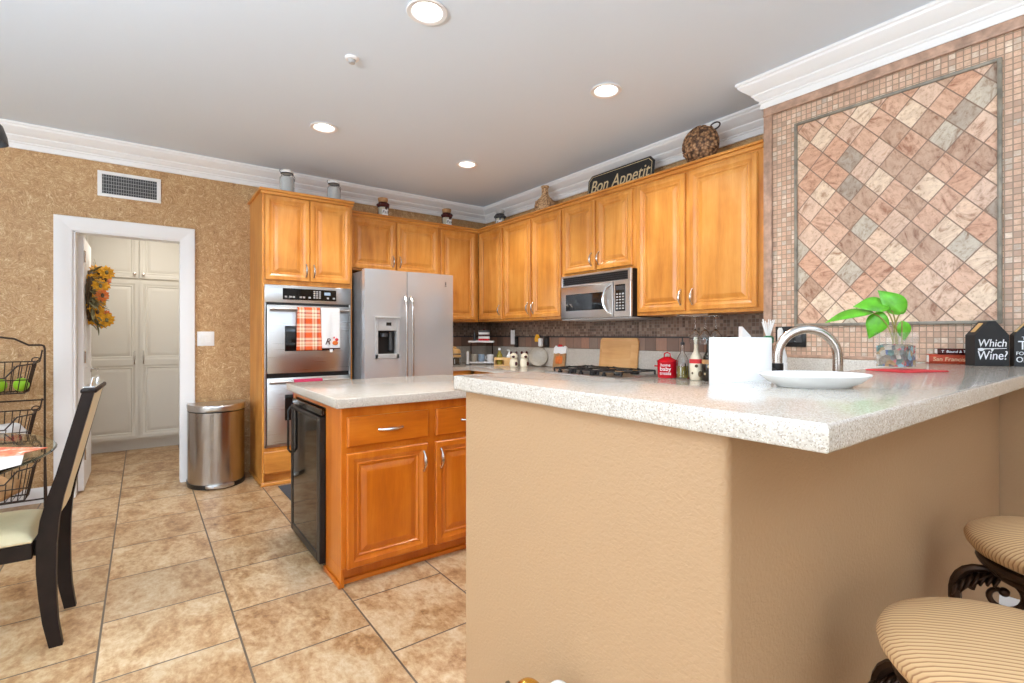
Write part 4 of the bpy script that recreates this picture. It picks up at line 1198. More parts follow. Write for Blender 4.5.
ct_ = thing('dish_cloth', 'white cloth hanging on the backsplash near the corner', 'cloth', (WB - 0.012, 4.42, 1.115), ROT_B)
MB().grid(lambda u, v: (0.005 + 0.075 * u + 0.02 * v * 0, -0.012 - 0.006 * math.sin(u * 9), 0.16 * v), 10, 8).obj('fabric', 'paper_white', ct_, smooth=60, solid=0.004)
MB().box(0.02, 0.06, -0.012, 0.0, 0.155, 0.17, 0.002).obj('hook', 'iron', ct_)
def outlet(y, z, n, label, x=WB - 0.0085):
    r = thing('outlet_plate', label, 'electrical outlet', (x, y, z), ROT_B)
    W = 0.05 + 0.046 * (n - 1) + 0.022
    MB().box(0, W, -0.006, -0.0005, 0, 0.115, 0.003, 2).obj('plate', 'black', r)
    for k in range(n):
        MB().box(0.02 + k * 0.046, 0.052 + k * 0.046, -0.009, -0.0055, 0.024, 0.09, 0.002).obj('socket', 'dark_grey', r)
    return r
outlet(4.35, 1.085, 1, 'black outlet plate beside the hanging white cloth', WB - 0.021)
outlet(3.845, 1.093, 1, 'black outlet plate with the plug-in air freshener', WB - 0.021)
af = thing('air_freshener', 'yellow and white plug-in air freshener on the backsplash', 'air freshener', (WB - 0.031, 3.93, 1.1), ROT_B)
MB().box(0.045, 0.085, -0.045, -0.002, 0.0, 0.085, 0.01, 2).obj('body', 'paper_white', af)
MB().lathe([(0, 0.05), (0.026, 0.05), (0.03, 0.08), (0.02, 0.11), (0.012, 0.125), (0, 0.125)], (0.02, -0.03, 0), 16, cap=False).obj('refill', 'yellow', af)

cb = thing('wooden_caddy', 'small open wooden caddy on the counter', 'caddy', (3.03, 4.2, KZ), -0.64)
MB().box(-0.11, 0.11, -0.05, 0.05, 0, 0.01).box(-0.11, -0.1, -0.05, 0.05, 0.01, 0.085).box(0.1, 0.11, -0.05, 0.05, 0.01, 0.085).box(-0.005, 0.005, -0.05, 0.05, 0.01, 0.085).box(-0.1, -0.005, 0.042, 0.05, 0.01, 0.085).box(0.005, 0.1, -0.05, -0.042, 0.01, 0.085).box(-0.1, -0.005, -0.05, -0.042, 0.06, 0.085).obj('box', 'light_wood', cb)
pb = lathe_thing('pump_bottle', 'white pump bottle standing in the wooden caddy', 'bottle', (3.03 + 0.045 * 0.8, 4.2 - 0.045 * 0.6, KZ + 0.0105), [(0, 0), (0.03, 0), (0.03, 0.09), (0.012, 0.11), (0.01, 0.125), (0, 0.125)], 'paper_white')
MB().tube([(0, 0, 0.125), (0, 0, 0.15), (-0.03, 0, 0.15)], 0.005, 6).obj('pump', 'paper_white', pb)
hb = lathe_thing('syrup_bottle', 'amber bottle standing in the wooden caddy', 'bottle', (3.03 - 0.055 * 0.8, 4.2 + 0.055 * 0.6, KZ + 0.0105), [(0, 0), (0.03, 0), (0.034, 0.06), (0.03, 0.1), (0.012, 0.13), (0.012, 0.15), (0, 0.15)], 'oil')
MB().lathe([(0.0, 0.15), (0.014, 0.15), (0.014, 0.172), (0, 0.172)], (0, 0, 0), 14, cap=False).obj('cap', 'paper_white', hb)
def shaker(loc, label, rz):
    r = thing('ceramic_figurine', label, 'figurine', loc, rz, 'ceramic animal figurines')
    b = MB().lathe([(0, 0), (0.038, 0), (0.045, 0.03), (0.036, 0.075), (0.02, 0.09), (0, 0.09)], (0, 0, 0), 18, cap=False)
    b.sphere((0, -0.012, 0.105), 0.036, 1.1, 0.95, 0.9, 14).obj('body', 'cream_glass', r)
    MB().sphere((0.026, -0.005, 0.138), 0.014, 1, 0.5, 1.3, 8).sphere((-0.026, -0.005, 0.138), 0.014, 1, 0.5, 1.3, 8).sphere((0.0, -0.045, 0.1), 0.016, 1, 0.5, 0.8, 8).sphere((0.02, -0.03, 0.03), 0.022, 1, 0.6, 1, 8).obj('dark_patches', 'maroon', r)
    return r
shaker((3.0, 4.005, KZ), 'brown and cream animal figurine beside the wooden caddy', -0.7)
shaker((3.085, 3.945, KZ), 'brown and cream animal figurine touching the round plate', -0.3)
pl = thing('round_plate', 'grey round plate leaning against the backsplash', 'plate', (3.2, 3.86, KZ + 0.001), -0.75)
MB().lathe([(0, 0), (0.05, 0), (0.085, 0.008), (0.096, 0.016), (0.094, 0.019), (0.083, 0.012), (0.05, 0.005), (0, 0.005)], (0, 0, 0), 36, cap=False).obj('dish', 'granite_grey', pl, xf=Matrix.Translation((0, 0.0, 0.096)) @ Matrix.Rotation(math.radians(78), 4, 'X'))
pc = thing('pumpkin_card', 'pumpkin picture card with white top leaning left of the cooktop', 'card', (3.245, 3.685, KZ), ROT_B)
TC = Matrix.Translation((0, -0.0, 0)) @ Matrix.Rotation(-math.radians(8), 4, 'X')
MB().box(0, 0.17, -0.01, 0, 0.0, 0.16, 0.002).obj('board', 'tan', pc, xf=TC)
b = MB()
b.rings([[(x, yy, z) for x, z in [(0.0, 0.14), (0.03, 0.133), (0.07, 0.142), (0.11, 0.134), (0.17, 0.142), (0.175, 0.2), (0.15, 0.214), (0.13, 0.2), (0.09, 0.212), (0.05, 0.198), (0.02, 0.214), (-0.002, 0.19)]] for yy in (-0.014, 0.002)])
b.obj('ruffle', 'paper_white', pc, xf=TC)
b = MB()
for k in range(-2, 3): b.sphere((0.085 + k * 0.017, -0.012, 0.075), 0.045, 0.42, 0.12, 0.9, 12)
b.box(0.08, 0.09, -0.015, -0.01, 0.112, 0.13, 0.001).obj('pumpkin', 'orange', pc, xf=TC)
MB().sphere((0.075, -0.014, 0.214), 0.016, 1.3, 0.5, 0.8, 10).sphere((0.098, -0.014, 0.214), 0.014, 1.3, 0.5, 0.8, 10).obj('bow', 'red_cloth', pc, xf=TC)
cbd = thing('cutting_board', 'wooden cutting board leaning on the splash behind the cooktop', 'cutting board', (3.232, 3.07, KZ), ROT_B)
TB = Matrix.Rotation(-math.radians(6), 4, 'X')
b, mx = plate([(0.02, 0), (0.40, 0), (0.42, 0.02), (0.42, 0.27), (0.40, 0.295), (0.02, 0.295), (0, 0.275), (0, 0.02)], 0, 0.02, 0.004)
b.obj('board', 'board_wood', cbd, xf=TB @ mx)
b = MB()
for q in (0.022, 0.026):
    pass
b.rings([[(x, yy, z) for x, z in clipped(0.03, 0.35, 0.03, 0.262, 0.02)] for yy in (-0.0005, -0.0022)])
b.obj('inset', 'board_wood', cbd, xf=TB)

rp = thing('lidded_pot', 'red enamel lidded canister beside the cooktop', 'canister', (3.13, 2.275, KZ), -0.95)
MB().lathe([(0, 0), (0.066, 0), (0.07, 0.006), (0.072, 0.115), (0.074, 0.12), (0.07, 0.12), (0, 0.118)], (0, 0, 0), 32, cap=False).obj('body', 'red_enamel', rp)
MB().lathe([(0, 0.158), (0.03, 0.152), (0.06, 0.136), (0.077, 0.124), (0.076, 0.12), (0, 0.1205)], (0, 0, 0), 32, cap=False).tube([(-0.022, 0, 0.15), (-0.02, 0, 0.178), (0, 0, 0.186), (0.02, 0, 0.178), (0.022, 0, 0.15)], 0.005, 8).obj('lid', 'red_enamel', rp)
for s in (1, -1):
    MB().tube([(s * 0.071, -0.015, 0.085), (s * 0.088, -0.012, 0.087), (s * 0.088, 0.012, 0.087), (s * 0.071, 0.015, 0.085)], 0.005, 6).obj('handle', 'red_enamel', rp)
for w_, z, sz in (('home', 0.096, 0.03), ('baby', 0.068, 0.042), ('treats', 0.036, 0.034)):
    text('lettering', w_, sz, 'letter_white', rp, facing(-0.012, -0.0725, z), 0.0, 0.001)

def bottle(loc, label, body_mat, prof, cap_mat, cap, name='bottle', labelpatch=None, seg=22):
    r = thing(name, label, 'bottle', loc)
    MB().lathe(prof, (0, 0, 0), seg, cap=False).obj('body', body_mat, r)
    MB().lathe(cap, (0, 0, 0), 16, cap=False).obj('cap', cap_mat, r)
    return r
ob = bottle((3.115, 2.135, KZ), 'clear oil bottle with pourer next to the red canister', 'glass', [(0, 0), (0.042, 0), (0.045, 0.008), (0.045, 0.13), (0.03, 0.165), (0.015, 0.19), (0.014, 0.25), (0.011, 0.25), (0.012, 0.19), (0.027, 0.162), (0.042, 0.128), (0.042, 0.01), (0, 0.008)], 'dark_grey', [(0, 0.245), (0.015, 0.245), (0.015, 0.262), (0.006, 0.27), (0.005, 0.295), (0, 0.295)])
MB().lathe([(0, 0.01), (0.0405, 0.01), (0.0405, 0.095), (0, 0.095)], (0, 0, 0), 20, cap=False).obj('oil', 'oil', ob)
b = MB().tube([(-0.03 + 0.008 * math.sin(k * .5), -0.0465, 0.035 + 0.08 * k / 8) for k in range(9)], 0.004, 6).obj('mark', 'black', ob)
LQ = [(0, 0), (0.036, 0), (0.042, 0.008), (0.045, 0.09), (0.043, 0.14), (0.034, 0.17), (0.018, 0.2), (0.015, 0.22), (0.015, 0.275), (0, 0.275)]
LC = [(0, 0.27), (0.0165, 0.27), (0.017, 0.3), (0.014, 0.305), (0, 0.305)]
def liquor(loc, label, mat, band, rz, capm):
    r = bottle(loc, label, mat, LQ, capm, LC, 'liqueur_bottle')
    r.rotation_euler = (0, 0, rz)
    MB().lathe([(0.0455, 0.118), (0.0452, 0.13), (0.0445, 0.148), (0.0425, 0.148), (0.043, 0.118)], (0, 0, 0), 22, cap=False).obj('ribbon_label', band, r)
    MB().sphere((0.0, -0.043, 0.1), 0.012, 1, 0.3, 1, 10).sphere((0.022, -0.036, 0.045), 0.02, 0.8, 0.4, 1.1, 10).sphere((-0.024, -0.035, 0.05), 0.009, 1, 0.4, 1, 8).obj('emblem', 'brown' if mat == 'cream_glass' else 'letter_gold', r)
    return r
liquor((3.13, 2.035, KZ), 'cream coloured liqueur bottle right of the oil bottle', 'cream_glass', 'red_cloth', -0.95, 'cream_glass')
liquor((3.13, 1.938, KZ), 'dark brown liqueur bottle right of the cream bottle', 'brown_glass', 'tan', -0.95, 'black')
# stemware hanging below the wall cabinet
rk = thing('stemware_rack', 'metal stemware rails under the right-hand wall cabinet', 'rack', (3.06, 1.985, 1.346))
MB().box(-0.14, 0.1, -0.17, -0.163, 0, 0.012).box(-0.14, 0.1, 0.055, 0.062, 0, 0.012).tube([(-0.12, -0.165, 0.002), (-0.12, 0.06, 0.002)], 0.003, 6).tube([(0.0, -0.165, 0.002), (0.0, 0.06, 0.002)], 0.003, 6).obj('rails', 'nickel', rk)
for k, (y, lab) in enumerate(((1.97, 'clear wine glass hanging upside down, left of three'), (1.895, 'clear wine glass hanging upside down, middle of three'), (1.82, 'clear wine glass hanging upside down, right of three'))):
    prof = [(0, 0.0), (0.034, -0.001), (0.034, -0.004), (0.006, -0.008), (0.004, -0.02), (0.004, -0.085), (0.012, -0.095), (0.036, -0.13), (0.04, -0.16), (0.033, -0.19), (0.0315, -0.19), (0.038, -0.16), (0.034, -0.131), (0.01, -0.099), (0.0, -0.096)]
    if k == 0:
        wg = thing('wine_glass', lab, 'wine glass', (3.02, y, 1.344), group='hanging stemware')
        MB().lathe(prof, (0, 0, 0), 20, cap=False).obj('glass', 'glass', wg)
    else:
        dup(wg, (3.02, y, 1.344), lab)
dc = lathe_thing('lidded_jar', 'dark maroon lidded jar behind the paper towel roll', 'jar', (3.16, 1.805, KZ), [(0, 0), (0.06, 0), (0.065, 0.01), (0.068, 0.24), (0.062, 0.25), (0, 0.25)], 'maroon')
MB().lathe([(0, 0.2505), (0.07, 0.2505), (0.072, 0.262), (0.04, 0.285), (0.014, 0.292), (0.012, 0.308), (0, 0.31)], (0, 0, 0), 24, cap=False).obj('lid', 'maroon', dc)
fl = thing('flower_arrangement', 'small orange flowers behind the paper towel roll', 'flowers', (3.1, 1.65, KZ))
MB().lathe([(0, 0), (0.035, 0), (0.045, 0.06), (0.03, 0.14), (0.034, 0.15), (0.028, 0.15), (0.0, 0.02)], (0, 0, 0), 20, cap=False).obj('vase', 'granite_grey', fl)
random.seed(11)
b = MB(); b2 = MB()
for k in range(14):
    a = random.uniform(0, 6.28); r = random.uniform(0, 0.05)
    p_ = (r * math.cos(a), r * math.sin(a), 0.24 + random.uniform(-.03, .04))
    b2.tube([(0, 0, 0.1), p_], 0.002, 5)
    for m in range(6): leaf(b, p_, (math.cos(m), math.sin(m), 0.4), 0.025, 0.018, 0.2, 3)
b2.obj('stems', 'stem_green', fl); b.obj('blossoms', 'orange', fl, smooth=60, solid=0.001)
wc = thing('letter_holder', 'white slanted holder behind the paper towel roll', 'holder', (2.62, 1.41, KZ), -0.6)
b = MB().rings([[(x, -0.02, 0), (x, 0.02, 0), (x, 0.02, zb), (x, -0.02, zb)] for x, zb in ((-0.022, 0.362), (0.026, 0.31))])
b.obj('body', 'white', wc)
MB().box(-0.02, 0.024, -0.0215, -0.0202, 0.05, 0.28).obj('label_panel', 'paper_white', wc)
sb = thing('dish_brush', 'white dish brush with green collar beside the faucet', 'brush', (2.645, 1.295, KZ))
MB().lathe([(0, 0), (0.034, 0), (0.036, 0.1), (0.034, 0.15), (0.03, 0.15), (0.03, 0.02), (0, 0.015)], (0, 0, 0), 18, cap=False).obj('holder', 'glass', sb)
MB().tube([(0, 0, 0.03), (0, 0, 0.28)], 0.011, 8).obj('stick', 'paper_white', sb)
MB().lathe([(0.012, 0.27), (0.026, 0.275), (0.028, 0.3), (0.016, 0.312), (0.0, 0.312)], (0, 0, 0), 16, cap=False).obj('collar', 'green', sb)
b = MB()
for k in range(16):
    a = 2 * PI * k / 16
    b.tube([(0.008 * math.cos(a), 0.008 * math.sin(a), 0.31), (0.03 * math.cos(a), 0.03 * math.sin(a), 0.39 + 0.01 * math.sin(5 * a))], 0.0022, 4)
b.obj('bristles', 'paper_white', sb)
sp = lathe_thing('spray_bottle', 'white bottle right of the dish brush', 'bottle', (2.735, 1.275, KZ), [(0, 0), (0.03, 0), (0.033, 0.2), (0.02, 0.25), (0.014, 0.27), (0.014, 0.34), (0.008, 0.355), (0, 0.355)], 'white_gloss', 18)
MB().lathe([(0.0335, 0.06), (0.0345, 0.06), (0.0345, 0.17), (0.0335, 0.17)], (0, 0, 0), 18, cap=False).obj('label_wrap', 'paper_white', sp)
outlet(1.395, 1.15, 3, 'black three-gang outlet plate on the tiled wall behind the faucet', PX - 0.0005)

# faucet
fc = thing('faucet', 'brushed nickel gooseneck faucet behind the bar top', 'faucet', (2.1, 0.99, KZ))
p0 = Vector((0, 0, 0)); p1 = Vector((0.14, -0.17, 0))
pts = [(0, 0, 0.06), (0, 0, 0.2)]
ctr = p1 * 0.5
for k in range(15):
    a = PI - PI * k / 14
    q = ctr + p1 * 0.5 * math.cos(a)
    pts.append((q.x, q.y, 0.228 + 0.112 * math.sin(a)))
pts += [(p1.x, p1.y, 0.16)]
MB().tube(pts, 0.0185, 16).obj('spout', 'nickel', fc)
MB().lathe([(0, 0), (0.03, 0), (0.03, 0.01), (0.024, 0.014), (0.022, 0.13), (0.02, 0.14), (0.022, 0.145), (0.022, 0.2), (0.0, 0.2)], (0, 0, 0), 20, cap=False).obj('base', 'black', fc)
MB().lathe([(0, 0.158), (0.0205, 0.158), (0.021, 0.12), (0.018, 0.06), (0, 0.06)], (p1.x, p1.y, 0), 18, cap=False).obj('spray_head', 'nickel', fc)
MB().tube([(-0.02, 0.0, 0.17), (-0.055, 0.015, 0.18), (-0.09, 0.02, 0.2)], [0.009, 0.008, 0.006], 8).obj('lever', 'black', fc)

# paper towel roll
pt = thing('paper_towel_roll', 'large white paper towel roll standing behind the bar', 'paper towel', (1.435, 0.787, KZ))
MB().lathe([(0, 0), (0.075, 0), (0.075, 0.01), (0, 0.012)], (0, 0, 0), 32, cap=False).obj('holder_base', 'black', pt)
MB().lathe([(0.02, 0.0125), (0.0845, 0.0125), (0.0855, 0.016), (0.0855, 0.304), (0.0845, 0.308), (0.02, 0.308), (0.02, 0.0125)], (0, 0, 0), 56, cap=False).obj('roll', 'paper_white', pt)
MB().cyl((0, 0, 0.012), 0.012, 0.285, 14).obj('post', 'black', pt)

# ------------------------------------------------------------------ things on the bar
BZ = 1.0905
pla = thing('serving_plate', 'oval white serving plate on the bar by the faucet', 'plate', (1.318, 0.535, BZ), -0.64)
def oval_rings(spec):
    return [[(a_ * math.cos(2 * PI * k / 48), b_ * math.sin(2 * PI * k / 48), z) for k in range(48)] for a_, b_, z in spec]
MB().rings(oval_rings([(0.085, 0.062, 0.0), (0.088, 0.064, 0.003), (0.104, 0.078, 0.01), (0.12, 0.094, 0.023), (0.126, 0.1, 0.0285), (0.126, 0.1, 0.031), (0.118, 0.092, 0.027), (0.098, 0.074, 0.014), (0.08, 0.057, 0.007), (0.01, 0.01, 0.006)])).obj('dish', 'white_gloss', pla)
rm = tag(MB().prism([(-0.11, -0.065), (0.09, -0.085), (0.09, 0.055), (-0.09, 0.075)], 0, 0.004, 0.001).obj('placemat', 'red_cloth'), 'red cloth mat under the plant vase', 'mat')
rm.location = (2.14, 0.575, BZ); rm.rotation_euler = (0, 0, -0.25)
vs = thing('plant_vase', 'square glass vase of coloured pebbles growing a pothos cutting', 'plant', (2.182, 0.612, BZ + 0.0045), math.radians(-8))
w_ = 0.048
def sq(w, z): return [(-w, -w, z), (w, -w, z), (w, w, z), (-w, w, z)]
MB().rings([sq(w_, 0), sq(w_, 0.13), sq(w_ - 0.004, 0.13), sq(w_ - 0.004, 0.007)], True, True).obj('vase', 'thin_glass', vs, smooth=0)
MB().rings([sq(w_ - 0.0055, 0.0085), sq(w_ - 0.0055, 0.082), sq(w_ - 0.02, 0.088)]).obj('pebbles', 'pebbles', vs, smooth=0)
PV = [((-0.02, 0.0, 0.08), (-0.05, 0.05, 0.20), [((-0.05, 0.05, 0.205), (-0.8, 0.6, -0.08), 0.16, 0.08, (-0.2, -0.4, 1))]),
      ((0.0, 0.0, 0.08), (-0.02, 0.02, 0.205), [((-0.03, 0.03, 0.205), (-0.35, 0.25, -1.0), 0.105, 0.075, (-0.75, -0.6, 0.2))]),
      ((0.01, 0.0, 0.08), (-0.01, 0.01, 0.21), [((-0.01, 0.015, 0.225), (-0.8, 0.6, 0.12), 0.115, 0.085, (-0.45, -0.6, 0.7))]),
      ((0.02, -0.01, 0.08), (0.02, -0.01, 0.17), [((0.02, -0.01, 0.172), (0.2, -0.1, -1), 0.075, 0.05, (-0.7, -0.7, 0.1))]),
      ((0.0, 0.01, 0.08), (0.02, -0.01, 0.205), [((0.025, -0.015, 0.2), (-0.45, 0.35, 0.62), 0.115, 0.08, (-0.6, -0.75, -0.1))])]
bs = MB()
for a, c, lv in PV:
    bs.tube(bez(a, (a[0], a[1], (a[2] + c[2]) / 2), ((a[0] + c[0]) / 2, (a[1] + c[1]) / 2, c[2] - 0.01), c, 8), 0.0026, 6)
    for base, d_, L, W, n_ in lv:
        b = MB(); leaf(b, base, d_, L, W, 0.18, 10, n_, 0.18, True)
        b.obj('leaf', 'green_leaf', vs, smooth=60, solid=0.0012)
bs.obj('stems', 'stem_green', vs)

def book(loc, rz, L, D, T, mat, label, word, wm, ws):
    r = thing('book', label, 'book', loc, rz, 'books lying on the bar')
    b = MB().box(0, L, 0.0, D, 0.0, 0.003, 0.001).box(0, L, 0, D, T - 0.003, T, 0.001)
    b.rings([[(x, 0.004, 0.0), (x, -0.004, T * 0.25), (x, -0.004, T * 0.75), (x, 0.004, T)] for x in (0, L)])
    b.obj('cover', mat, r)
    MB().box(0.004, L - 0.003, 0.004, D - 0.003, 0.003, T - 0.003).obj('pages', 'paper_white', r)
    text('lettering', word, ws, wm, r, facing(0.012, -0.0045, T * 0.5), 0.12, 0.0006, 'LEFT')
    return r
book((2.79, 0.662, BZ), -1.2, 0.17, 0.09, 0.04, 'red_book', 'thick orange-red book lying at the bottom behind the black boxes', 'San Francisco', 'letter_gold', 0.024)
book((2.803, 0.636, BZ + 0.0405), -1.2, 0.14, 0.085, 0.026, 'maroon', 'thin dark maroon book lying on the orange-red book', 'T  Bound & Told', 'letter_white', 0.0145)


def cork_box(loc, rz, label, lines):
    r = thing('cork_box', label, 'box', loc, rz, 'black house-shaped cork boxes')
    w, h, e, d = 0.058, 0.182, 0.125, 0.06
    b = MB().rings([[(x, y, z) for x, z in ((-w, 0), (w, 0), (w, e), (0.012, h), (-0.012, h), (-w, e))] for y in (0, d)])
    b.obj('body', 'matte_black', r, smooth=0)
    s_l = math.atan2(h - e, w - 0.012)
    mx = Matrix.Translation((-(w + 0.012) / 2, d / 2, (h + e) / 2 + 0.0015)) @ Matrix.Rotation(-s_l, 4, 'Y')
    MB().box(-0.022, 0.024, -0.012, 0.012, -0.001, 0.002, 0.0006).obj('cork_slot', 'light_wood', r, xf=mx)
    for word, z, sz, sx_, sh in lines:
        text('lettering', word, sz, 'letter_white', r, facing(0, -0.0005, z), sh, 0.0008, sx=sx_)
    return r


c1 = cork_box((2.748, 0.452, BZ), -0.87, 'black house-shaped box lettered Wine with a question mark', [('Which', 0.092, 0.043, 0.85, 0.15), ('Wine?', 0.042, 0.05, 0.8, 0.1)])
MB().tube([(-0.048, -0.0012, 0.068), (-0.02, -0.0012, 0.07), (0.048, -0.0012, 0.072)], [0.0042, 0.002, 0.0012], 6).sphere((-0.038, -0.0012, 0.067), 0.008, 1.4, 0.2, 0.8, 10).tube([(0.0, -0.0012, 0.07), (0.0, -0.0012, 0.06)], [0.006, 0.001], 6).obj('swash', 'letter_white', c1)
cork_box((2.81, 0.34, BZ), -1.2, 'black house-shaped box lettered Time for a glass of wine', [("THERE'S", 0.112, 0.018, 1.15, 0), ('TIME', 0.083, 0.05, 0.9, 0), ('FOR A GLASS', 0.052, 0.019, 0.95, 0), ('OF WINE', 0.027, 0.03, 0.86, 0)])

# ------------------------------------------------------------------ bar stools
def stool(loc, rz, label):
    r = thing('bar_stool', label, 'bar stool', loc, rz, 'bar stools at the half wall')
    MB().lathe([(0, 0.672), (0.165, 0.672), (0.19, 0.68), (0.204, 0.7), (0.207, 0.714), (0.201, 0.728), (0.184, 0.739), (0.15, 0.749), (0.1, 0.756), (0.05, 0.759), (0, 0.76)], (0, 0, 0), 56, cap=False).obj('seat', 'stripes', r, smooth=80)
    b = MB()
    for R, z, q in ((0.17, 0.655, 0.014), (0.15, 0.625, 0.009)):
        b.tube([(R * math.cos(a), R * math.sin(a), z) for a in [2 * PI * k / 36 for k in range(36)]], q, 8, True)
    for k in range(8):
        a = 2 * PI * k / 8 + 0.2
        b.tube([(0.17 * math.cos(a), 0.17 * math.sin(a), 0.655), (0.15 * math.cos(a), 0.15 * math.sin(a), 0.625)], 0.008, 6)
    b.obj('seat_ring', 'bronze', r)
    b = MB().tube([(0.175 * math.cos(a), 0.175 * math.sin(a), 0.22) for a in [2 * PI * k / 36 for k in range(36)]], 0.011, 8, True)
    b.obj('foot_ring', 'bronze', r)
    for k in range(4):
        A = 2 * PI * k / 4 + 0.5
        P = lambda rr, z, t_=0.0: (rr * math.cos(A) - t_ * math.sin(A), rr * math.sin(A) + t_ * math.cos(A), z)
        prof = bez((0.1, 0.6), (0.25, 0.66), (0.245, 0.5), (0.19, 0.4), 12) + bez((0.19, 0.4), (0.14, 0.28), (0.17, 0.12), (0.225, 0.012), 12)[1:]
        b = MB().tube([P(x, z) for x, z in prof], [0.009 + 0.007 * math.sin(PI * i / 24) for i in range(25)], 8)
        lg = b.obj('leg', 'bronze', r)
        sp_ = []
        for i in range(26):
            th = i / 25 * 2.6 * PI
            rr = 0.062 * (1 - i / 32)
            sp_.append(P(0.13 + rr * math.cos(th), 0.545 + rr * math.sin(th)))
        MB().tube(sp_, [0.0095 - 0.003 * i / 25 for i in range(26)], 8).sphere(sp_[-1], 0.013, seg=10).obj('scroll', 'bronze', lg)
        b = MB()
        for i in range(7):
            u = i / 6
            bx, bz_ = 0.13 + 0.085 * u, 0.612 - 0.05 * u * u
            for s in (1, -1):
                leaf(b, P(bx, bz_), (Vector(P(0.6, -0.55, s * 0.9)) - Vector(P(0, 0))), 0.05, 0.026, 0.3, 5, P(0.5, 0.8))
        leaf(b, P(0.12, 0.618), (Vector(P(1, -0.35)) - Vector(P(0, 0))), 0.13, 0.06, 0.5, 8, (0, 0, 1))
        b.obj('leaf_ornament', 'bronze', lg, smooth=60, solid=0.005)
        MB().lathe([(0, 0), (0.014, 0), (0.016, 0.012), (0.01, 0.02), (0, 0.02)], P(0.226, 0), 12, cap=False).obj('foot', 'bronze', lg)
    for c in list(r.children) + [g for c in r.children for g in c.children]:
        c.data.transform(Matrix.Diagonal((1, 1, 0.936, 1)))
    return r


s1 = stool((1.165, 0.143, -0.0), -0.64, 'striped bar stool nearest the camera, at the bottom right corner')
dup(s1, (1.89, 0.16, 0), 'striped bar stool further back, near the wall under the bar', -0.3)

# ------------------------------------------------------------------ dining corner
ch = thing('dining_chair', 'dark wood dining chair with cream seat at the glass table', 'chair', (-0.262, 2.8, 0), -0.035)
PROF = [(-0.004, 0.0), (-0.02, 0.1), (-0.028, 0.2), (-0.032, 0.3), (-0.031, 0.4), (-0.022, 0.5), (-0.006, 0.58), (0.018, 0.67), (0.035, 0.745), (0.06, 0.85), (0.092, 0.985)]
DEP = [0.02, 0.023, 0.026, 0.029, 0.03, 0.028, 0.025, 0.022, 0.021, 0.02, 0.019]
for s in (-1, 1):
    loops = []
    for (x, z), q in zip(PROF, DEP):
        yy = 0.17 * s
        loops.append([(x - q, yy - 0.015, z), (x + q, yy - 0.015, z), (x + q, yy + 0.015, z), (x - q, yy + 0.015, z)])
    MB().rings(loops).obj('back_leg', 'dark_wood', ch, smooth=50)
    MB().rings([[(x0_, y0_ * 1.0, z) for x0_, y0_ in ((-0.47 - q, s * 0.18 - q), (-0.47 + q, s * 0.18 - q), (-0.47 + q, s * 0.18 + q), (-0.47 - q, s * 0.18 + q))] for z, q in ((0, 0.015), (0.37, 0.022))]).obj('front_leg', 'dark_wood', ch, smooth=0)
    MB().box(-0.47, -0.07, s * 0.178 - 0.012, s * 0.178 + 0.012, 0.36, 0.42, 0.003).obj('apron', 'dark_wood', ch)
MB().box(-0.49, -0.465, -0.17, 0.17, 0.36, 0.42, 0.003).box(-0.075, -0.05, -0.155, 0.155, 0.36, 0.42, 0.003).obj('apron', 'dark_wood', ch)
def cushion(u, v):
    x = -0.5 + 0.43 * u; y = -0.19 + 0.38 * v
    e = max(0.0, (1 - abs(2 * u - 1) ** 5) * (1 - abs(2 * v - 1) ** 5))
    return (x, y, 0.432 + 0.045 * e ** 0.5)
b = MB().grid(cushion, 22, 20)
b.box(-0.5, -0.07, -0.19, 0.19, 0.421, 0.434, 0.004)
b.obj('seat', 'cream', ch, smooth=60)
loops = []
for (x, z), q in list(zip(PROF, DEP))[5:]:
    loops.append([(x - 0.018, -0.154, z), (x + 0.02, -0.154, z), (x + 0.024, 0.0, z), (x + 0.02, 0.154, z), (x - 0.018, 0.154, z), (x - 0.01, 0.0, z)])
MB().rings(loops).obj('backrest', 'cream', ch, smooth=60)
MB().box(0.068, 0.12, -0.186, 0.186, 0.982, 1.0, 0.006, 2).obj('crest', 'dark_wood', ch)
MB().box(0.074, 0.114, -0.16, 0.16, 1.0, 1.008, 0.003).tube([(0.094, -0.1, 1.005), (0.1, -0.1, 1.035), (0.1, 0.1, 1.035), (0.094, 0.1, 1.005)], 0.005, 6).obj('handle', 'chrome', ch)

tb = thing('dining_table', 'round glass dining table with iron base at the left edge', 'table', (-1.04, 2.8, 0))
MB().lathe([(0, 0.738), (0.744, 0.738), (0.75, 0.744), (0.744, 0.75), (0, 0.75)], (0, 0, 0), 96, cap=False).obj('glass_top', 'table_glass', tb)
MB().tube([(0.66 * math.cos(a), 0.66 * math.sin(a), 0.715) for a in [2 * PI * k / 64 for k in range(64)]], 0.011, 8, True).obj('iron_ring', 'iron', tb)
for k in range(4):
    A = 2 * PI * k / 4 + 0.9
    MB().tube([(r_ * math.cos(A), r_ * math.sin(A), z) for r_, z in [(0.66, 0.715)] + bez((0.6, 0.7), (0.1, 0.62), (0.05, 0.3), (0.38, 0.015), 14)], 0.013, 8).obj('leg', 'iron', tb)
fl_ = tag(MB().prism([(0.665, -0.08), (0.705, -0.02), (0.725, 0.07), (0.33, -0.05), (0.35, -0.36), (0.685, -0.31)][0:1] + [(0.725, -0.005), (0.45, 0.2), (0.3, -0.25), (0.64, -0.385), (0.69, -0.32)], 0.0, 0.0015).obj('flyer', 'flyer'), 'white and orange printed flyer on the glass table', 'flyer')
fl_.location = (-1.04, 2.8, 0.7505)

